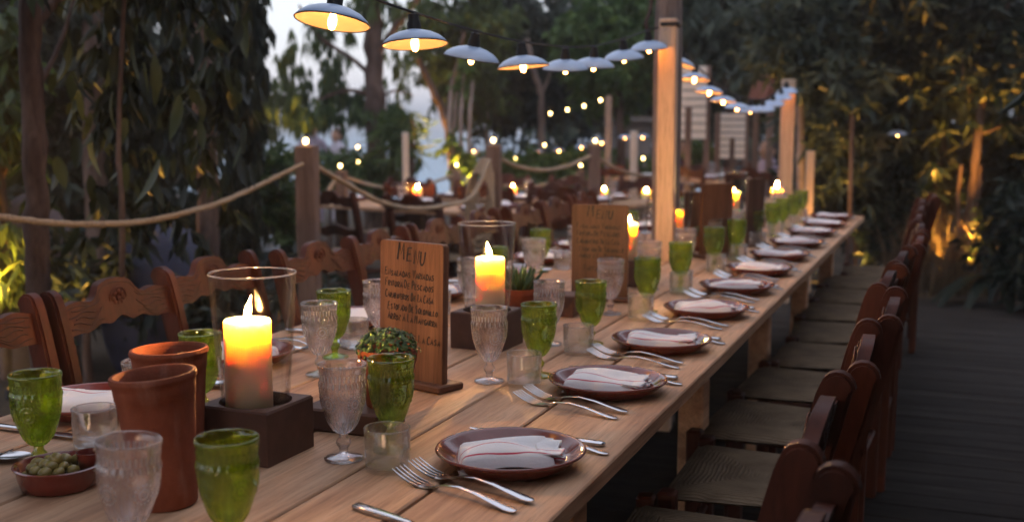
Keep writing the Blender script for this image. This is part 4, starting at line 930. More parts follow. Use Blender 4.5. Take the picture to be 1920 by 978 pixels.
hut = thing('garden_hut', 'low grey hut wall under the trees, left of the lit pine post', 'hut', P(1190, 300, 17) * 1)
hut.location.z = gz(*hut.location.xy); hut.rotation_euler = (0, 0, YAW); hz = P(1190, 228, 17).z - hut.location.z
part('wall', MB().box((0, .6, hz / 2), (.50, 1.2, hz)), hutm, hut); part('roof', MB().prism([(-.36, 0), (.36, 0), (.28, .07), (-.28, .07)], 1.5, lambda a, b, h: (a, .6 + h, hz + b)), hutm, hut)
kx = P(1478, 300, 11.5)
kiosk = thing('kiosk', 'small hut with red-brown pitched roof behind the far lit post', 'hut', (kx.x, kx.y, gz(kx.x, kx.y)), YAW)
kz = P(1478, 185, 11.5).z - kiosk.location.z; kh = 45 / FPX * 11.5
part('roof', MB().prism([(-.28, 0), (.26, 0), (.25, kh * .93), (-.20, kh)], .9, lambda a, b, h: (a, .3 + h - (.25 if b > 0 and h < 0 else 0) * 0, kz + b)), roofm, kiosk)
part('eave', MB().box((0, -.17, kz - .02), (.56, .05, .05)), M['chair'], kiosk)
for s in (-1, 1): part('corner_post', MB().box((s * .22, -.1, kz / 2 - .03), (.06, .06, kz - .07)), M['post'], kiosk)
# dining tables on the lower terrace with the same chairs
def far_table(px, ptop, d, L, rz, lab):
    q = P(px, ptop, d); t = thing('terrace_table', lab, 'table', (q.x, q.y, 0), rz, 'tables of the far terrace'); z = q.z
    me = MB().box((0, 0, 0), (.17, L, .03), 0, .004).mesh('plank', M['table'])
    for k in range(4): obj('plank', me, t, (-.27 + k * .18, 0, z - .015))
    lm = MB().box((0, 0, (z - .03) / 2), (.07, .07, z - .03)).mesh('leg', M['post'])
    for sx in (-1, 1):
        for sy in (-1, 1): obj('leg', lm, t, (sx * .28, sy * (L / 2 - .15), 0))
    return t
def far_chair(px, d, rz, lab, z=0):
    q = P(px, 420, d); CH.put((q.x, q.y, z), rz, 'carved wooden chair on the far terrace, ' + lab, 'chairs of the far terrace')
for px, pt, d, L, rz, lab in [(770, 385, 9.3, 2.4, 1.35, 'wooden table behind the near menu board'), (1000, 372, 10.2, 2.2, 1.5, 'wooden table left of the far menu board'), (1340, 335, 12.5, 2.2, 1.4, 'wooden table before the cream panels')]:
    t = far_table(px, pt, d, L, rz, lab)
    zt = P(px, pt, d).z; c_, s_ = math.cos(rz), math.sin(rz)
    for k in range(3):
        for s in (-1, 1):
            off = Vector((s * .20, -L / 2 + L * (k + .5) / 3)); x = t.location.x + off.x * c_ - off.y * s_; y = t.location.y + off.x * s_ + off.y * c_
            side = 'far' if s < 0 else 'near'
            n2 = obj('napkin', NAPS[k % 4], None, (x, y, zt + .013), (0, 0, RND.uniform(0, 3)))
            PL.put((x, y, zt + .0005), 0, 'plate, %s %s, on the %s' % (side, ('right', 'middle', 'left')[k], lab.replace(', blurred', '')), 'clay plates of the far terrace')
            tag(n2, 'napkin, %s %s, on the %s' % (side, ('right', 'middle', 'left')[k], lab.replace(', blurred', '')), 'napkin', 'napkins of the far terrace')
            if (k + (s > 0)) % 2: GC.put((x - .1 * s * c_, y - .1 * s * s_, zt), 0, 'goblet, %s %s, on the %s' % (side, ('right', 'middle', 'left')[k], lab.replace(', blurred', '')), 'goblets of the far terrace')
            off = Vector((s * .66, -L / 2 + L * (k + .5) / 3)); x = t.location.x + off.x * c_ - off.y * s_; y = t.location.y + off.x * s_ + off.y * c_
            CH.put((x, y, zt - .76), rz + (math.pi if s > 0 else 0), 'chair at the %s side, %s, of the %s' % (side, ('right', 'middle', 'left')[k], lab.replace(', blurred', '')), 'chairs of the far terrace')
for px, py, d, wh in [(783, 352, 9.3, 'on the table behind the near menu board'), (961, 352, 10.2, 'on the table left of the far menu board'), (1133, 355, 11.5, 'right of the post behind the far menu'), (1212, 358, 11.5, 'left of the lit pine post')]:
    q = P(px, py, d); c = make_candle(.036, .14, .8, (0, 0)); c.location = (q.x, q.y, q.z - .14); tag(c, 'far lit candle glowing ' + wh, 'candle', 'far candles')
    st = thing('candle_block', 'brown block under the far candle ' + wh, 'candle block', (q.x, q.y, 0)); part('wood', MB().box((0, 0, (q.z - .14) / 2), (.11, .11, q.z - .142), 0, .004), M['block'], st)
def person(px, ptop, d, rz, lab, cloth, hairc, sit=False, skin=(.42, .24, .16), turn=.2):
    q = P(px, ptop, d); hgt = 1.68 if not sit else 1.28; z0 = q.z - hgt
    t = thing('person', lab, 'person', (q.x, q.y, z0), rz, 'people on the far terrace'); L = 1.68; k = -(.40 if sit else 0)
    V = [(0, 0, .93 + k), (0, 0, 1.10 + k), (0, .01, 1.32 + k), (0, .01, 1.44 + k), (0, -.01, 1.52 + k), (0, -.015, 1.60 + k), (0, -.01, 1.66 + k)]
    Rr = [.15, .125, .15, .075, .055, .082, .06]; E = [(0, 1), (1, 2), (2, 3), (3, 4), (4, 5), (5, 6)]
    for s in (-1, 1):
        o = len(V); V += [(s * .17, .01, 1.38 + k), (s * .23, .02, 1.12 + k), (s * .20, -.14, .93 + k), (s * .19, -.20, .90 + k)]; Rr += [.062, .046, .034, .036]; E += [(3, o), (o, o + 1), (o + 1, o + 2), (o + 2, o + 3)]
        o = len(V)
        if sit: V += [(s * .10, -.02, .90 + k), (s * .12, -.42, .88 + k), (s * .12, -.44, .48 + k), (s * .12, -.56, .43 + k)]
        else: V += [(s * .09, 0, .86), (s * .10, -.02, .48), (s * .10, .03, .08), (s * .10, -.12, .04)]
        Rr += [.088, .062, .042, .036]; E += [(0, o), (o, o + 1), (o + 1, o + 2), (o + 2, o + 3)]
    me = bpy.data.meshes.new('body'); me.from_pydata(V, E, []); o = obj('body', me, t); me.materials.append(cloth)
    sk = plain('skin_tone', skin, .6); me.materials.append(sk)
    sm = o.modifiers.new('skin', 'SKIN'); o.modifiers.new('sub', 'SUBSURF').levels = 1; o.modifiers['sub'].render_levels = 1
    for i, r in enumerate(Rr): me.skin_vertices[0].data[i].radius = (r, r * (.72 if i in (0, 1, 2) else 1))
    me.skin_vertices[0].data[0].use_root = True
    part('head', MB().add(*_ball((0, -.02, 1.60 + k), (.076, .092, .112), 14, 10)).add(*_ball((0, -.112, 1.585 + k), (.014, .02, .022), 8, 6)).add(*_ball((.076, -.01, 1.59 + k), (.014, .022, .032))).add(*_ball((-.076, -.01, 1.59 + k), (.014, .022, .032))), sk, t, angle=80)
    part('hair', MB().add(*_ball((0, .012, 1.635 + k), (.088, .098, .098), 14, 10)).add(*_ball((0, .05, 1.56 + k), (.074, .06, .10), 12, 8)), plain('hair_tone', hairc, .5), t, angle=80)
    return t
cl = lambda n, c: plain(n, c, .85, noise=.15, nscale=12)
person(585, 232, 17, YAW + .3, 'person with dark hair and light mauve top standing by the water, left one', cl('mauve_cloth', (.30, .26, .34)), (.03, .018, .014))
person(632, 246, 18, YAW - .5, 'person with reddish-dark hair in a white top by the water, right one', cl('white_cloth', (.55, .52, .60)), (.07, .025, .018))
person(1268, 268, 13, YAW + 1.2, 'person in a purple top seated behind the lit pine post', cl('purple_cloth', (.10, .05, .14)), (.02, .014, .012), True)
person(1388, 318, 11.5, YAW + 3.0, 'person with dark hair and dark clothes seated beyond the long table, back turned', cl('dark_cloth', (.03, .025, .03)), (.012, .009, .009), True)
person(1441, 268, 11.8, YAW - .8, 'person in a pale lavender dress standing near the far lit post', cl('lavender_cloth', (.34, .28, .38)), (.03, .02, .016))
# bin, tarpaulin and boulder in the left background
bn = P(489, 435, 7.6); bz = gz(0, 0)
bin_ = thing('litter_bin', 'round litter bin with a white and red lid behind the chairs at left', 'bin', (bn.x, bn.y, bz)); zt = bn.z - bz
part('drum', MB().lathe([(.10, 0), (.105, .01), (.118, zt - .13), (.122, zt - .12), (.110, zt - .12)], 28), plain('blue_green_bin', (.045, .085, .10), .5), bin_, angle=40)
lid = part('lid', MB().lathe([(.124, zt - .12), (.126, zt - .10), (.105, zt - .05), (.060, zt - .012), (.004, zt)], 28), plain('pale_lid', (.42, .50, .58), .4), bin_, angle=60)
part('flap', MB().box((-.035, -.098, zt - .065), (.10, .02, .05), .35, .004), plain('red_flap', (.42, .04, .05), .5), lid)
g = random.Random(9)
def heap(name, lab, cat, px, py, d, sx, sy, sz, m, seed):
    q = P(px, py, d); z0 = gz(q.x, q.y); sz = q.z - z0; vs, fs = _ball((0, 0, sz * .35), (sx, sy, sz * .65), 28, 16)
    r = random.Random(seed); a1, a2 = r.uniform(0, 6), r.uniform(0, 6)
    vs = [(x * (1 + .10 * math.sin(7 * z + a1) + .06 * math.sin(9 * y + a2)), y, max(0, z + .03 * math.sin(8 * x + a2))) for x, y, z in vs]
    return tag(part(name, MB().add(vs, fs), m, None, angle=60, loc=(q.x, q.y, z0)), lab, cat)
heap('covered_stack', 'low heap under a dark blue tarpaulin behind the left chairs', 'tarpaulin', 300, 408, 6.2, .34, .3, 0, plain('blue_tarpaulin', (.018, .022, .055), .6, noise=.3, nscale=6, bstr=.4), 2)
heap('boulder', 'rounded mauve-grey boulder behind the left tree trunk', 'rock', 55, 352, 6.4, .24, .3, 0, plain('mauve_stone', (.12, .09, .095), .8, noise=.3, nscale=6, bstr=.6), 5)
# ================================================================== TREES AND PLANTS
def clump(px, py, d, rx, ry, n, deep=1.0):
    s = d / FPX; return (P(px, py, d), (rx * s, rx * s * deep, ry * s), n)
def trunk_of(parent, pts, r0, r1, m=None, n=10, name='trunk', seed=0):
    g = random.Random(seed); pts = path(pts, 6); N = len(pts)
    pts = [p + Vector((g.uniform(-1, 1), g.uniform(-1, 1), 0)) * r0 * .12 for p in pts]
    return part(name, MB().tube(pts, [r0 + (r1 - r0) * i / (N - 1) + r0 * .08 * g.uniform(-1, 1) for i in range(N)], n), m or M['bark'], parent)
def down(px, py, d):                              # the spot on the ground under a point
    q = P(px, py, d); return Vector((q.x, q.y, gz(q.x, q.y) - .05))
def tree(lab, d, px, trunk_px, r0, r1, clumps, leaf, length, width, droop, seed, limbs=(), bark=None, name='tree', grp=None, spray=0, cat='tree', whorl=7):
    t = thing(name, lab, cat, (0, 0, 0), 0, grp); base = down(px, 600, d); t.location = base
    rel = lambda pts: [p - base for p in pts]
    trunk_of(t, rel([base] + [P(x, y, d) for x, y in trunk_px]), r0, r1, bark, seed=seed)
    for i, (pts, ra, rb) in enumerate(limbs): trunk_of(t, rel([P(*p) if len(p) == 3 else P(p[0], p[1], d) for p in pts]), ra, rb, bark, 8, 'limb', seed + i)
    if clumps:
        cs = [(c - base, r, n) for c, r, n in clumps]
        leaves('crown', cs, length, width, leaf, droop, seed, t, clump_leaf=spray, whorl=whorl)
    return t
def big_leaves(parent, n, sampler, meshes, seed, name='leaf', tilt=.5):
    g = random.Random(seed); base = Vector(parent.location)
    for i in range(n):
        p, sc = sampler(g); o = obj(name, g.choice(meshes), parent, p - base, (g.gauss(0, tilt), g.gauss(0, tilt * .6), g.uniform(0, 6.3))); o.scale = (sc,) * 3
LEAFM = [blade(.16, .055, .25).mesh('leaf', M['leaf_big'], angle=80), blade(.19, .050, .45).mesh('leaf', M['leaf_big'], angle=80), blade(.13, .052, .1).mesh('leaf', M['leaf_big'], angle=80)]
LEAFR = [blade(.20, .050, .5).mesh('leaf', M['leaf_dark'], angle=80), blade(.24, .046, .8).mesh('leaf', M['leaf_dark'], angle=80), blade(.16, .055, .3).mesh('leaf', M['leaf_dark'], angle=80)]
# --- left: broad-leaved tree right behind the chairs
tl = tree('broad-leaved tree with drooping leaves close behind the left chairs', 4.35, 78, [(72, 500), (66, 300), (58, 100), (52, -120)], .050, .040, [clump(250, -60, 4.6, 260, 90, 500), clump(250, 150, 5.0, 140, 160, 420, .5), clump(400, 160, 5.4, 70, 260, 420, .6), clump(280, 380, 5.2, 150, 90, 200, .6)], M['leaf_big'], .12, .042, .6, 21,
          limbs=[([(56, 60), (120, -10, 4.5), (230, -60, 4.5), (420, -90, 4.6)], .022, .010), ([(230, 560, 4.7), (228, 380, 4.6), (222, 250, 4.6), (235, -60, 4.5)], .014, .008), ([(60, 180), (110, 90, 4.6), (150, -40, 4.8)], .014, .006)])
def sl(g):
    while True:
        x, y = g.uniform(95, 470), g.uniform(-70, 430)
        if g.random() < (.55 if y > 300 else 1) * (.6 if 130 < x < 200 and y > 250 else 1): break
    return P(x, y, g.uniform(4.55, 5.7)), g.uniform(.6, 1.15)
big_leaves(tl, 170, sl, LEAFM, 5, tilt=.22)
# --- left edge: shrub lit from below, and vine-hung trunks
tree('yellow-lit shrub at the left edge behind the trunk', 6.0, 5, [(10, 420), (0, 300), (24, 180)], .03, .012, [clump(10, 100, 6.2, 60, 120, 260), clump(20, 250, 6.0, 60, 90, 260), clump(15, 470, 6.0, 60, 110, 420), clump(-60, 300, 6.2, 80, 300, 600)], M['leaf_mid'], .15, .055, .55, 31, limbs=[([(-20, 420), (0, 350), (22, 285), (40, 230)], .016, .010)], name='shrub', cat='shrub')
tree('dark trunk wrapped in hanging vine right of the drooping leaves', 6.6, 392, [(392, 480), (386, 250), (378, 0), (372, -150)], .075, .06, [clump(440, 100, 7.0, 70, 200, 1500), clump(450, 250, 7.2, 45, 130, 800), clump(430, 380, 6.95, 80, 110, 700), clump(340, 120, 7.6, 90, 220, 1300), clump(470, 20, 7.2, 40, 110, 400)], M['leaf_dark'], .13, .04, .8, 32, name='vine_tree')
tree('dark tree at far left behind the drooping leaves', 8.0, 180, [(180, 400), (175, 100), (170, -200)], .09, .07, [clump(90, 100, 8.5, 200, 240, 2600), clump(250, 150, 8.5, 180, 260, 2600), clump(150, 380, 8.6, 220, 130, 1800), clump(380, 420, 8.4, 110, 90, 800)], M['leaf_dark'], .16, .06, .5, 33)
# --- the tall trunk against the sky
tree('tall tree with thick trunk standing against the pale sky', 13.0, 706, [(706, 330), (703, 200), (700, 60), (696, -160)], .15, .085,
     [clump(640, 165, 13.7, 70, 26, 420), clump(590, 205, 12.6, 90, 26, 620), clump(690, 190, 13.7, 60, 28, 300), clump(745, 205, 12.4, 40, 36, 140), clump(585, 40, 13, 22, 75, 120), clump(545, 120, 13, 30, 60, 160), clump(700, 5, 13, 80, 26, 300), clump(615, 128, 13, 24, 30, 110), clump(505, 190, 13, 40, 60, 500), clump(655, 60, 13, 14, 22, 30), clump(610, 70, 13.4, 60, 70, 130), clump(740, 120, 13.4, 50, 60, 110), clump(560, 160, 13.4, 50, 50, 160)], M['leaf_mid'], .20, .035, .72, 41,
     limbs=[([(702, 110), (735, 60), (780, 0), (800, -60)], .05, .03), ([(703, 150), (660, 110), (600, 70), (560, 10)], .035, .015), ([(704, 180), (650, 170), (590, 190)], .03, .012), ([(704, 190), (740, 170), (775, 180)], .02, .008)])
tree('fan-leaved palm-like tree right of the thick trunk', 12.0, 772, [(772, 260), (768, 215)], .035, .03, [clump(762, 245, 12, 50, 55, 260), clump(735, 250, 12, 30, 40, 120)], M['leaf_mid'], .30, .03, .35, 42, name='palm_tree')
# --- centre trees
tree('leaning orange-barked tree left of the lit shrub', 14.0, 862, [(852, 330), (838, 230), (812, 170), (785, 110)], .075, .04, [clump(830, 40, 14.5, 85, 70, 1900), clump(800, 50, 14, 40, 50, 300), clump(905, 60, 14.5, 70, 110, 2400), clump(880, 180, 15, 80, 60, 1500), clump(820, 120, 14.5, 50, 40, 500)], M['leaf_mid'], .16, .045, .55, 43, limbs=[([(838, 230), (850, 150), (870, 60)], .04, .02)])
tree('dark green tree with pale slim trunk in the centre', 15.5, 1016, [(1016, 290), (1014, 180), (1000, 130), (985, 60)], .055, .035, [clump(960, 70, 16, 90, 80, 2400), clump(1000, 170, 16.5, 90, 70, 2200), clump(930, 190, 16.5, 80, 70, 1900), clump(1050, 140, 16, 70, 60, 1300), clump(1020, 60, 16, 60, 42, 600), clump(940, 0, 16, 70, 50, 900)], M['leaf_dark'], .17, .055, .5, 44, limbs=[([(1014, 185), (1030, 140), (1050, 90)], .03, .015), ([(915, 300), (913, 220), (905, 150)], .04, .02)], bark=M['palebark'])
tree('brighter green tree just left of the lit pine post', 14.5, 1170, [(1165, 290), (1160, 180), (1150, 90)], .07, .04, [clump(1130, 50, 14.5, 75, 75, 2300), clump(1190, 110, 14.2, 70, 70, 1900), clump(1090, 110, 14.6, 50, 45, 800), clump(1200, 20, 14.5, 60, 60, 1300), clump(1140, 170, 15, 80, 50, 1400), clump(1065, 60, 14.5, 30, 32, 260)], M['leaf_fresh'], .17, .055, .5, 45)
tree('dark tree right of the lit pine post', 13.0, 1370, [(1370, 300), (1365, 120), (1360, -60)], .08, .06, [clump(1330, 40, 13, 90, 100, 2600), clump(1420, 80, 13, 90, 110, 2600), clump(1300, 110, 14, 50, 40, 500), clump(1400, 180, 13.5, 60, 40, 700), clump(1340, -30, 13, 120, 60, 1600)], M['leaf_grey'], .19, .045, .6, 46)
# --- right: dense dark trees lit from within
tr1 = tree('slim-trunked dark tree behind the far lit post', 9.5, 1500, [(1500, 300), (1502, 120), (1508, 20), (1512, -120)], .035, .025, [clump(1480, 60, 9.5, 90, 110, 1500), clump(1560, 110, 9.3, 80, 120, 1500), clump(1590, 280, 9.6, 90, 100, 1500), clump(1540, 220, 9.8, 60, 60, 600)], M['leaf_grey'], .16, .042, .28, 51, bark=M['palebark'])
tr2 = tree('broad dark tree with long leaves on the right', 9.6, 1760, [(1762, 420), (1764, 200), (1756, 40), (1750, -120)], .055, .04, [clump(1650, 80, 9.6, 110, 130, 1500), clump(1760, 140, 9.4, 100, 140, 1500), clump(1700, 300, 9.8, 120, 120, 1700), clump(1640, 400, 9.9, 90, 60, 800), clump(1800, 300, 10, 100, 100, 1200), clump(1700, -60, 9.4, 200, 90, 1500)], M['leaf_dark'], .17, .044, .28, 52, limbs=[([(1740, -100, 9.3), (1738, 0, 9.3), (1742, 40, 9.3)], .03, .02)], bark=M['bark'])
tr3 = tree('tree with forked reddish trunk at the right edge', 9.0, 1830, [(1812, 470), (1826, 330), (1840, 200), (1862, 90), (1892, -10), (1905, -90)], .040, .026, [clump(1880, 120, 9.0, 90, 130, 1100), clump(1900, 320, 9.5, 90, 130, 1200), clump(1830, 40, 9.2, 100, 80, 900), clump(1960, 220, 9.0, 90, 240, 1200)], M['leaf_dark'], .16, .044, .28, 53, limbs=[([(1806, 480), (1800, 440), (1826, 405), (1836, 350), (1838, 310)], .022, .016), ([(1800, 440), (1796, 370), (1802, 310)], .018, .014), ([(1836, 200), (1810, 150), (1800, 90)], .018, .010), ([(1842, 250), (1880, 235), (1925, 215)], .012, .007)])
def whorls(parent, n, spots, meshes, seed):       # rosettes of separate long leaves at twig ends
    g = random.Random(seed); base = Vector(parent.location); k = 0
    while k < n:
        p = P(*spots(g)); ax = Vector((g.gauss(0, .5), g.gauss(0, .5), 1)).normalized(); sc = g.uniform(.55, 1.0)
        for q in range(g.randint(6, 9)):
            a = q * 2.4 + g.uniform(-.3, .3); d = (Vector((math.cos(a), math.sin(a), g.uniform(-.75, .1)))).normalized(); d = (d + ax * .15).normalized()
            o = obj('leaf', g.choice(meshes), parent, p - base, (-d).to_track_quat('Z', 'Y').to_euler()); o.scale = (sc,) * 3; k += 1
whorls(tr2, 270, lambda g: (g.uniform(1540, 1930), g.uniform(-30, 400), g.uniform(8.7, 9.5)), LEAFR, 8)
def fronds(lab, px, py, d, n, L, seed, m):        # a rosette of long arching blades
    q = P(px, py, d); base = Vector((q.x, q.y, gz(q.x, q.y))); t = thing('leafy_plant', lab, 'plant', base); g = random.Random(seed); h = q.z - base.z
    part('stem', MB().tube([(0, 0, 0), (.01, 0, h * .5), (0, .01, h)], .018, 8), M['bark'], t)
    for k in range(n):
        a = g.uniform(0, 6.3); el = g.uniform(.1, 1.2); dr = Vector((math.cos(a) * math.cos(el), math.sin(a) * math.cos(el), math.sin(el))); sd = Vector((-math.sin(a), math.cos(a), 0)); mb = MB(); vs = []; fs = []; l = L * g.uniform(.7, 1.1)
        for i in range(7):
            s = i / 6; c = Vector((0, 0, h)) + dr * l * s + Vector((0, 0, -.75 * l * s * s)); wv = .16 * l * math.sin(math.pi * min(1, .08 + .9 * s)); vs += [c - sd * wv * .5, c - Vector((0, 0, wv * .12)), c + sd * wv * .5]
        for i in range(6): o = i * 3; fs += [(o, o + 1, o + 4, o + 3), (o + 1, o + 2, o + 5, o + 4)]
        part('leaf', mb.add(vs, fs), m, t, angle=80)
    return t
fronds('plant with broad arching leaf blades in the dark trees on the right', 1598, 215, 8.9, 8, .5, 3, M['leaf_dark'])
fronds('low plant with arching blades right of the deck', 1870, 520, 8.6, 12, .7, 6, M['leaf_dark'])
# --- shrubs and hedges
def shrub(lab, d, px, clumps, leaf, length, width, seed, droop=.25): return tree(lab, d, px, [(px, clumps[0][0])], .03, .015, [clump(*c[1:]) for c in clumps], leaf, length, width, droop, seed, name='shrub', cat='shrub', grp='shrubs in the garden')
shrub('dark shrub left of the thick fence post', 7.6, 505, [(420, 510, 330, 7.8, 60, 70, 900), (0, 450, 420, 7.6, 70, 80, 900), (0, 530, 420, 8.2, 60, 60, 600)], M['leaf_mid'], .10, .04, 61)
shrub('dark green shrub behind the thinner fence post', 12.0, 620, [(380, 620, 320, 12, 80, 50, 1200), (0, 720, 330, 12.5, 70, 45, 900)], M['leaf_mid'], .12, .045, 62)
shrub('green hedge behind the coil post', 14.5, 1000, [(380, 960, 325, 14.5, 90, 38, 1700), (0, 1060, 315, 14.6, 80, 38, 1500), (0, 1160, 320, 14.8, 70, 36, 1200)], M['leaf_fresh'], .11, .045, 64)
shrub('small green bush before the cream walls', 13.0, 1315, [(330, 1310, 285, 13, 34, 22, 330)], M['leaf_fresh'], .10, .045, 65)
shrub('dark bush at the end of the table', 9.6, 1600, [(420, 1580, 370, 9.8, 70, 60, 900), (0, 1660, 430, 9.6, 70, 70, 900), (0, 1500, 350, 10.4, 40, 50, 400)], M['leaf_dark'], .13, .045, 66)
shrub('dark bush at the right edge beyond the deck', 8.4, 1880, [(500, 1915, 440, 8.4, 80, 90, 1200), (0, 1690, 440, 9.8, 60, 60, 600), (0, 1950, 500, 8, 80, 110, 900)], M['leaf_dark'], .14, .045, 67)
shrub('dark leafy bank low behind the left chairs', 5.9, 160, [(560, 160, 520, 6.0, 130, 100, 700), (0, 380, 560, 6.0, 120, 90, 600), (0, 560, 520, 7.0, 80, 80, 500)], M['leaf_dark'], .12, .045, 68, .45)
# dry grass at the end of the deck
gm = MB(); g = random.Random(12)
for k in range(900):
    px = g.uniform(1660, 1930); q = down(px, 560, g.uniform(8.9, 9.8)); h = g.uniform(.25, .75); a = g.uniform(-.5, .5); b = g.uniform(-.3, .3)
    pts = [q, q + Vector((a * h * .3, b * h * .3, h * .6)), q + Vector((a * h, b * h, h * .95))]; wv = .006
    vs = [];
    for i, p in enumerate(pts): vs += [p - Vector((wv * (1 - i * .45), 0, 0)), p + Vector((wv * (1 - i * .45), 0, 0))]
    gm.add(vs, [(0, 1, 3, 2), (2, 3, 5, 4)])
tag(part('dry_grass', gm, M['straw'], smooth=False), 'dry reedy grass at the end of the deck on the right', 'grass', kind='stuff')
# --- the wood behind everything, open towards the water left of centre, and unseen crowns added to keep sky light off the table and deck
def band(a0, a1, d0, d1, z0, z1, n, seed):
    g = random.Random(seed); out = []
    for k in range(n):
        px = g.uniform(a0, a1); d = g.uniform(d0, d1); q = P(px, 230, d); zc = g.uniform(z0, z1) + gz(q.x, q.y) * .6; r = g.uniform(1.0, 1.9)
        out.append(((q.x, q.y, zc), (r, r, r * .95), 430))
    return out
cs = band(-700, 330, 17, 24, -1, 10, 90, 71) + band(1010, 2700, 21, 28, -1.5, 11, 180, 72) + band(560, 900, 27, 31, -4.5, -3.0, 20, 75)
tag(leaves('far_wood', cs, .42, .16, M['leaf_hazed'], .4, 74), 'dark mass of trees closing the garden behind', 'wood', kind='stuff')
def behind(lab, pts, seed, leaf):  # added tree outside the view, crown massed to block light from the sky
    t = thing('tree', lab, 'tree', (pts[0][0], pts[0][1], 0), 0, 'unseen trees added to shade the garden'); b = Vector(t.location); g = random.Random(seed)
    trunk_of(t, [(0, 0, -.05), (.1, 0, 2), (0, .1, 5.2)], .13, .07, seed=seed)
    leaves('crown', [((x - b.x + g.uniform(-.4, .4), y - b.y + g.uniform(-.4, .4), z), (r, r, r * .6), n) for x, y, z, r, n in pts], .26, .09, leaf, .45, seed, t); return t
behind('unseen dense tree added right of the deck to block sky light', [(1.7, 3.0, 3.3, 1.4, 3400), (1.6, 5.2, 3.9, 1.4, 3400), (2.2, 1.2, 3.4, 1.5, 3000), (1.6, 7.2, 4.3, 1.4, 2600), (1.75, 4.2, 1.6, 1.0, 2600), (1.75, 2.2, 1.5, 1.0, 2600), (1.9, 6.3, 1.6, 1.0, 2600), (1.9, .4, 1.4, 1.0, 2600)], 81, M['leaf_dark'])
behind('unseen dense tree added behind the camera to darken chairs and table', [(1.5, -1.0, 1.5, .9, 2400), (.5, -2.0, 1.6, 1.0, 2400), (1.3, -1.6, 3.0, 1.3, 2600), (-.8, -2.4, 2.3, 1.1, 2400), (2.0, -1.8, 3.4, 1.7, 2800), (.6, -2.8, 3.8, 1.8, 2800), (3.2, -.6, 2.6, 1.5, 2400)], 82, M['leaf_dark'])
behind('unseen spreading tree added to shade the left side of the terrace', [(-3.4, .2, 3.6, 1.6, 3000), (-3.0, 2.2, 4.2, 1.5, 2600), (-4.0, -1.6, 3.2, 1.7, 2600), (-1.6, -1.6, 4.0, 1.5, 2400), (-4.0, 1.4, 2.2, 1.1, 1600)], 83, M['leaf_dark'])

# ================================================================== GARDEN UPLIGHTS
um = MB().lathe([(.045, 0), (.05, .004), (.05, .05), (.042, .052), (.040, .030), (.003, .028)], 18).mesh('housing', M['black']); 
def uplight(px, py, d, W_, lab, cone=110, col=(1, .48, .08), dz=None, tip=0):
    q = P(px, py, d); z = gz(q.x, q.y) if dz is None else dz
    t = thing('garden_uplight', lab, 'uplight', (q.x, q.y, z), 0, 'garden uplights'); obj('housing', um, t)
    part('lens', MB().lathe([(.038, .034), (.02, .037), (.002, .038)], 16), emit('amber_lens', col, 6), t)
    ld = bpy.data.lights.new('uplight', 'SPOT'); ld.energy = W_ * UP; ld.color = col; ld.spot_size = RAD(cone); ld.spot_blend = .6; ld.shadow_soft_size = .04
    lo = bpy.data.objects.new('uplight_beam', ld); COL.objects.link(lo); lo.parent = t; lo.location = (0, 0, .06); lo.rotation_euler = (math.pi, tip, 0)
uplight(-15, 640, 5.9, 200, 'amber uplight under the shrub at the left edge', 110, (1, .42, .05), .35)
uplight(25, 640, 5.6, 45, 'amber uplight beside the left trunk')
uplight(300, 560, 6.6, 22, 'amber uplight deep in the left foliage', 60)
vt = thing('tree', 'cluster of slim stems lit bright gold from below, left of the coil post', 'tree', down(860, 420, 12.5)); vb = Vector(vt.location)
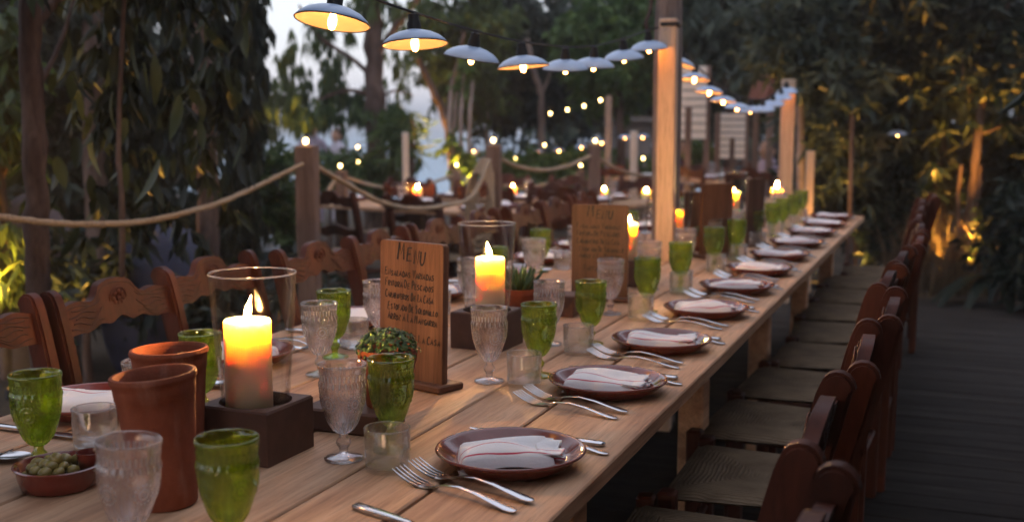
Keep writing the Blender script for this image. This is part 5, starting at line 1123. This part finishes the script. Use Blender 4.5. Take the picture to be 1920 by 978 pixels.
for k, (xa, xb, ya) in enumerate(((848, 842, 236), (862, 864, 228), (874, 880, 240), (856, 850, 262))):
    trunk_of(vt, [P(xa, 420, 12.5) - vb, P((xa + xb) / 2 + 3, 320, 12.5) - vb, P(xb, ya, 12.5) - vb, P(xb + 6, ya - 90, 12.6) - vb], .034, .018, M['palebark'], 8, 'stem', k)
leaves('crown', [(c - vb, r_, n_) for c, r_, n_ in (clump(848, 262, 12.4, 24, 18, 26), clump(870, 300, 12.4, 30, 26, 60), clump(868, 150, 12.6, 20, 40, 60), clump(872, 330, 12.3, 26, 18, 40))], .14, .07, M['leaf_fresh'], .4, 88, vt)
uplight(862, 420, 12.15, 210, 'amber uplight under the gold-lit stems', 70, (1, .50, .07), .30)
uplight(815, 420, 13.8, 140, 'amber uplight at the foot of the leaning tree', 60)
uplight(1816, 520, 8.76, 190, 'amber uplight at the foot of the forked tree', 64, (1, .42, .05), .22)
uplight(1763, 500, 9.36, 70, 'amber uplight under the broad dark tree', 50, (1, .45, .06), .10)
uplight(1530, 430, 9.3, 45, 'amber uplight behind the far lit post', 50)
uplight(1410, 430, 12.6, 60, 'amber uplight behind the cream panel', 60)
uplight(1620, 470, 9.5, 22, 'amber uplight in the bushes at the end of the table', 40)
uplight(1890, 540, 8.9, 40, 'amber uplight in the right-hand bush', 36)
uplight(490, 430, 12.0, 200, 'amber uplight behind the dark shrub at left', 70)
yl = thing('garden_post', 'thin post lit bright yellow right of the far lit post', 'post', down(1516, 400, 9.0), 0, 'posts in the garden')
part('timber', MB().box((0, 0, P(1516, 268, 9.0).z / 2), (.06, .06, P(1516, 268, 9.0).z), .3, .004), M['pale_post'], yl)
uplight(1509, 470, 8.75, 14, 'amber uplight at the foot of the thin yellow-lit post')

# thin evening haze over the whole garden
hz = bpy.data.materials.new('evening_haze'); hz.use_nodes = True; t_ = hz.node_tree; t_.nodes.clear()
pv = node(t_, 'ShaderNodeVolumePrincipled', Density=HAZE, Anisotropy=.35); pv.inputs['Color'].default_value = (.86, .90, .95, 1)
t_.links.new(pv.outputs[0], node(t_, 'ShaderNodeOutputMaterial').inputs['Volume'])
hb = part('haze', MB().box((0, 440, .7), (1840, 1000, 23)), hz, smooth=False); tag(hb, 'thin pale evening haze', kind='stuff')
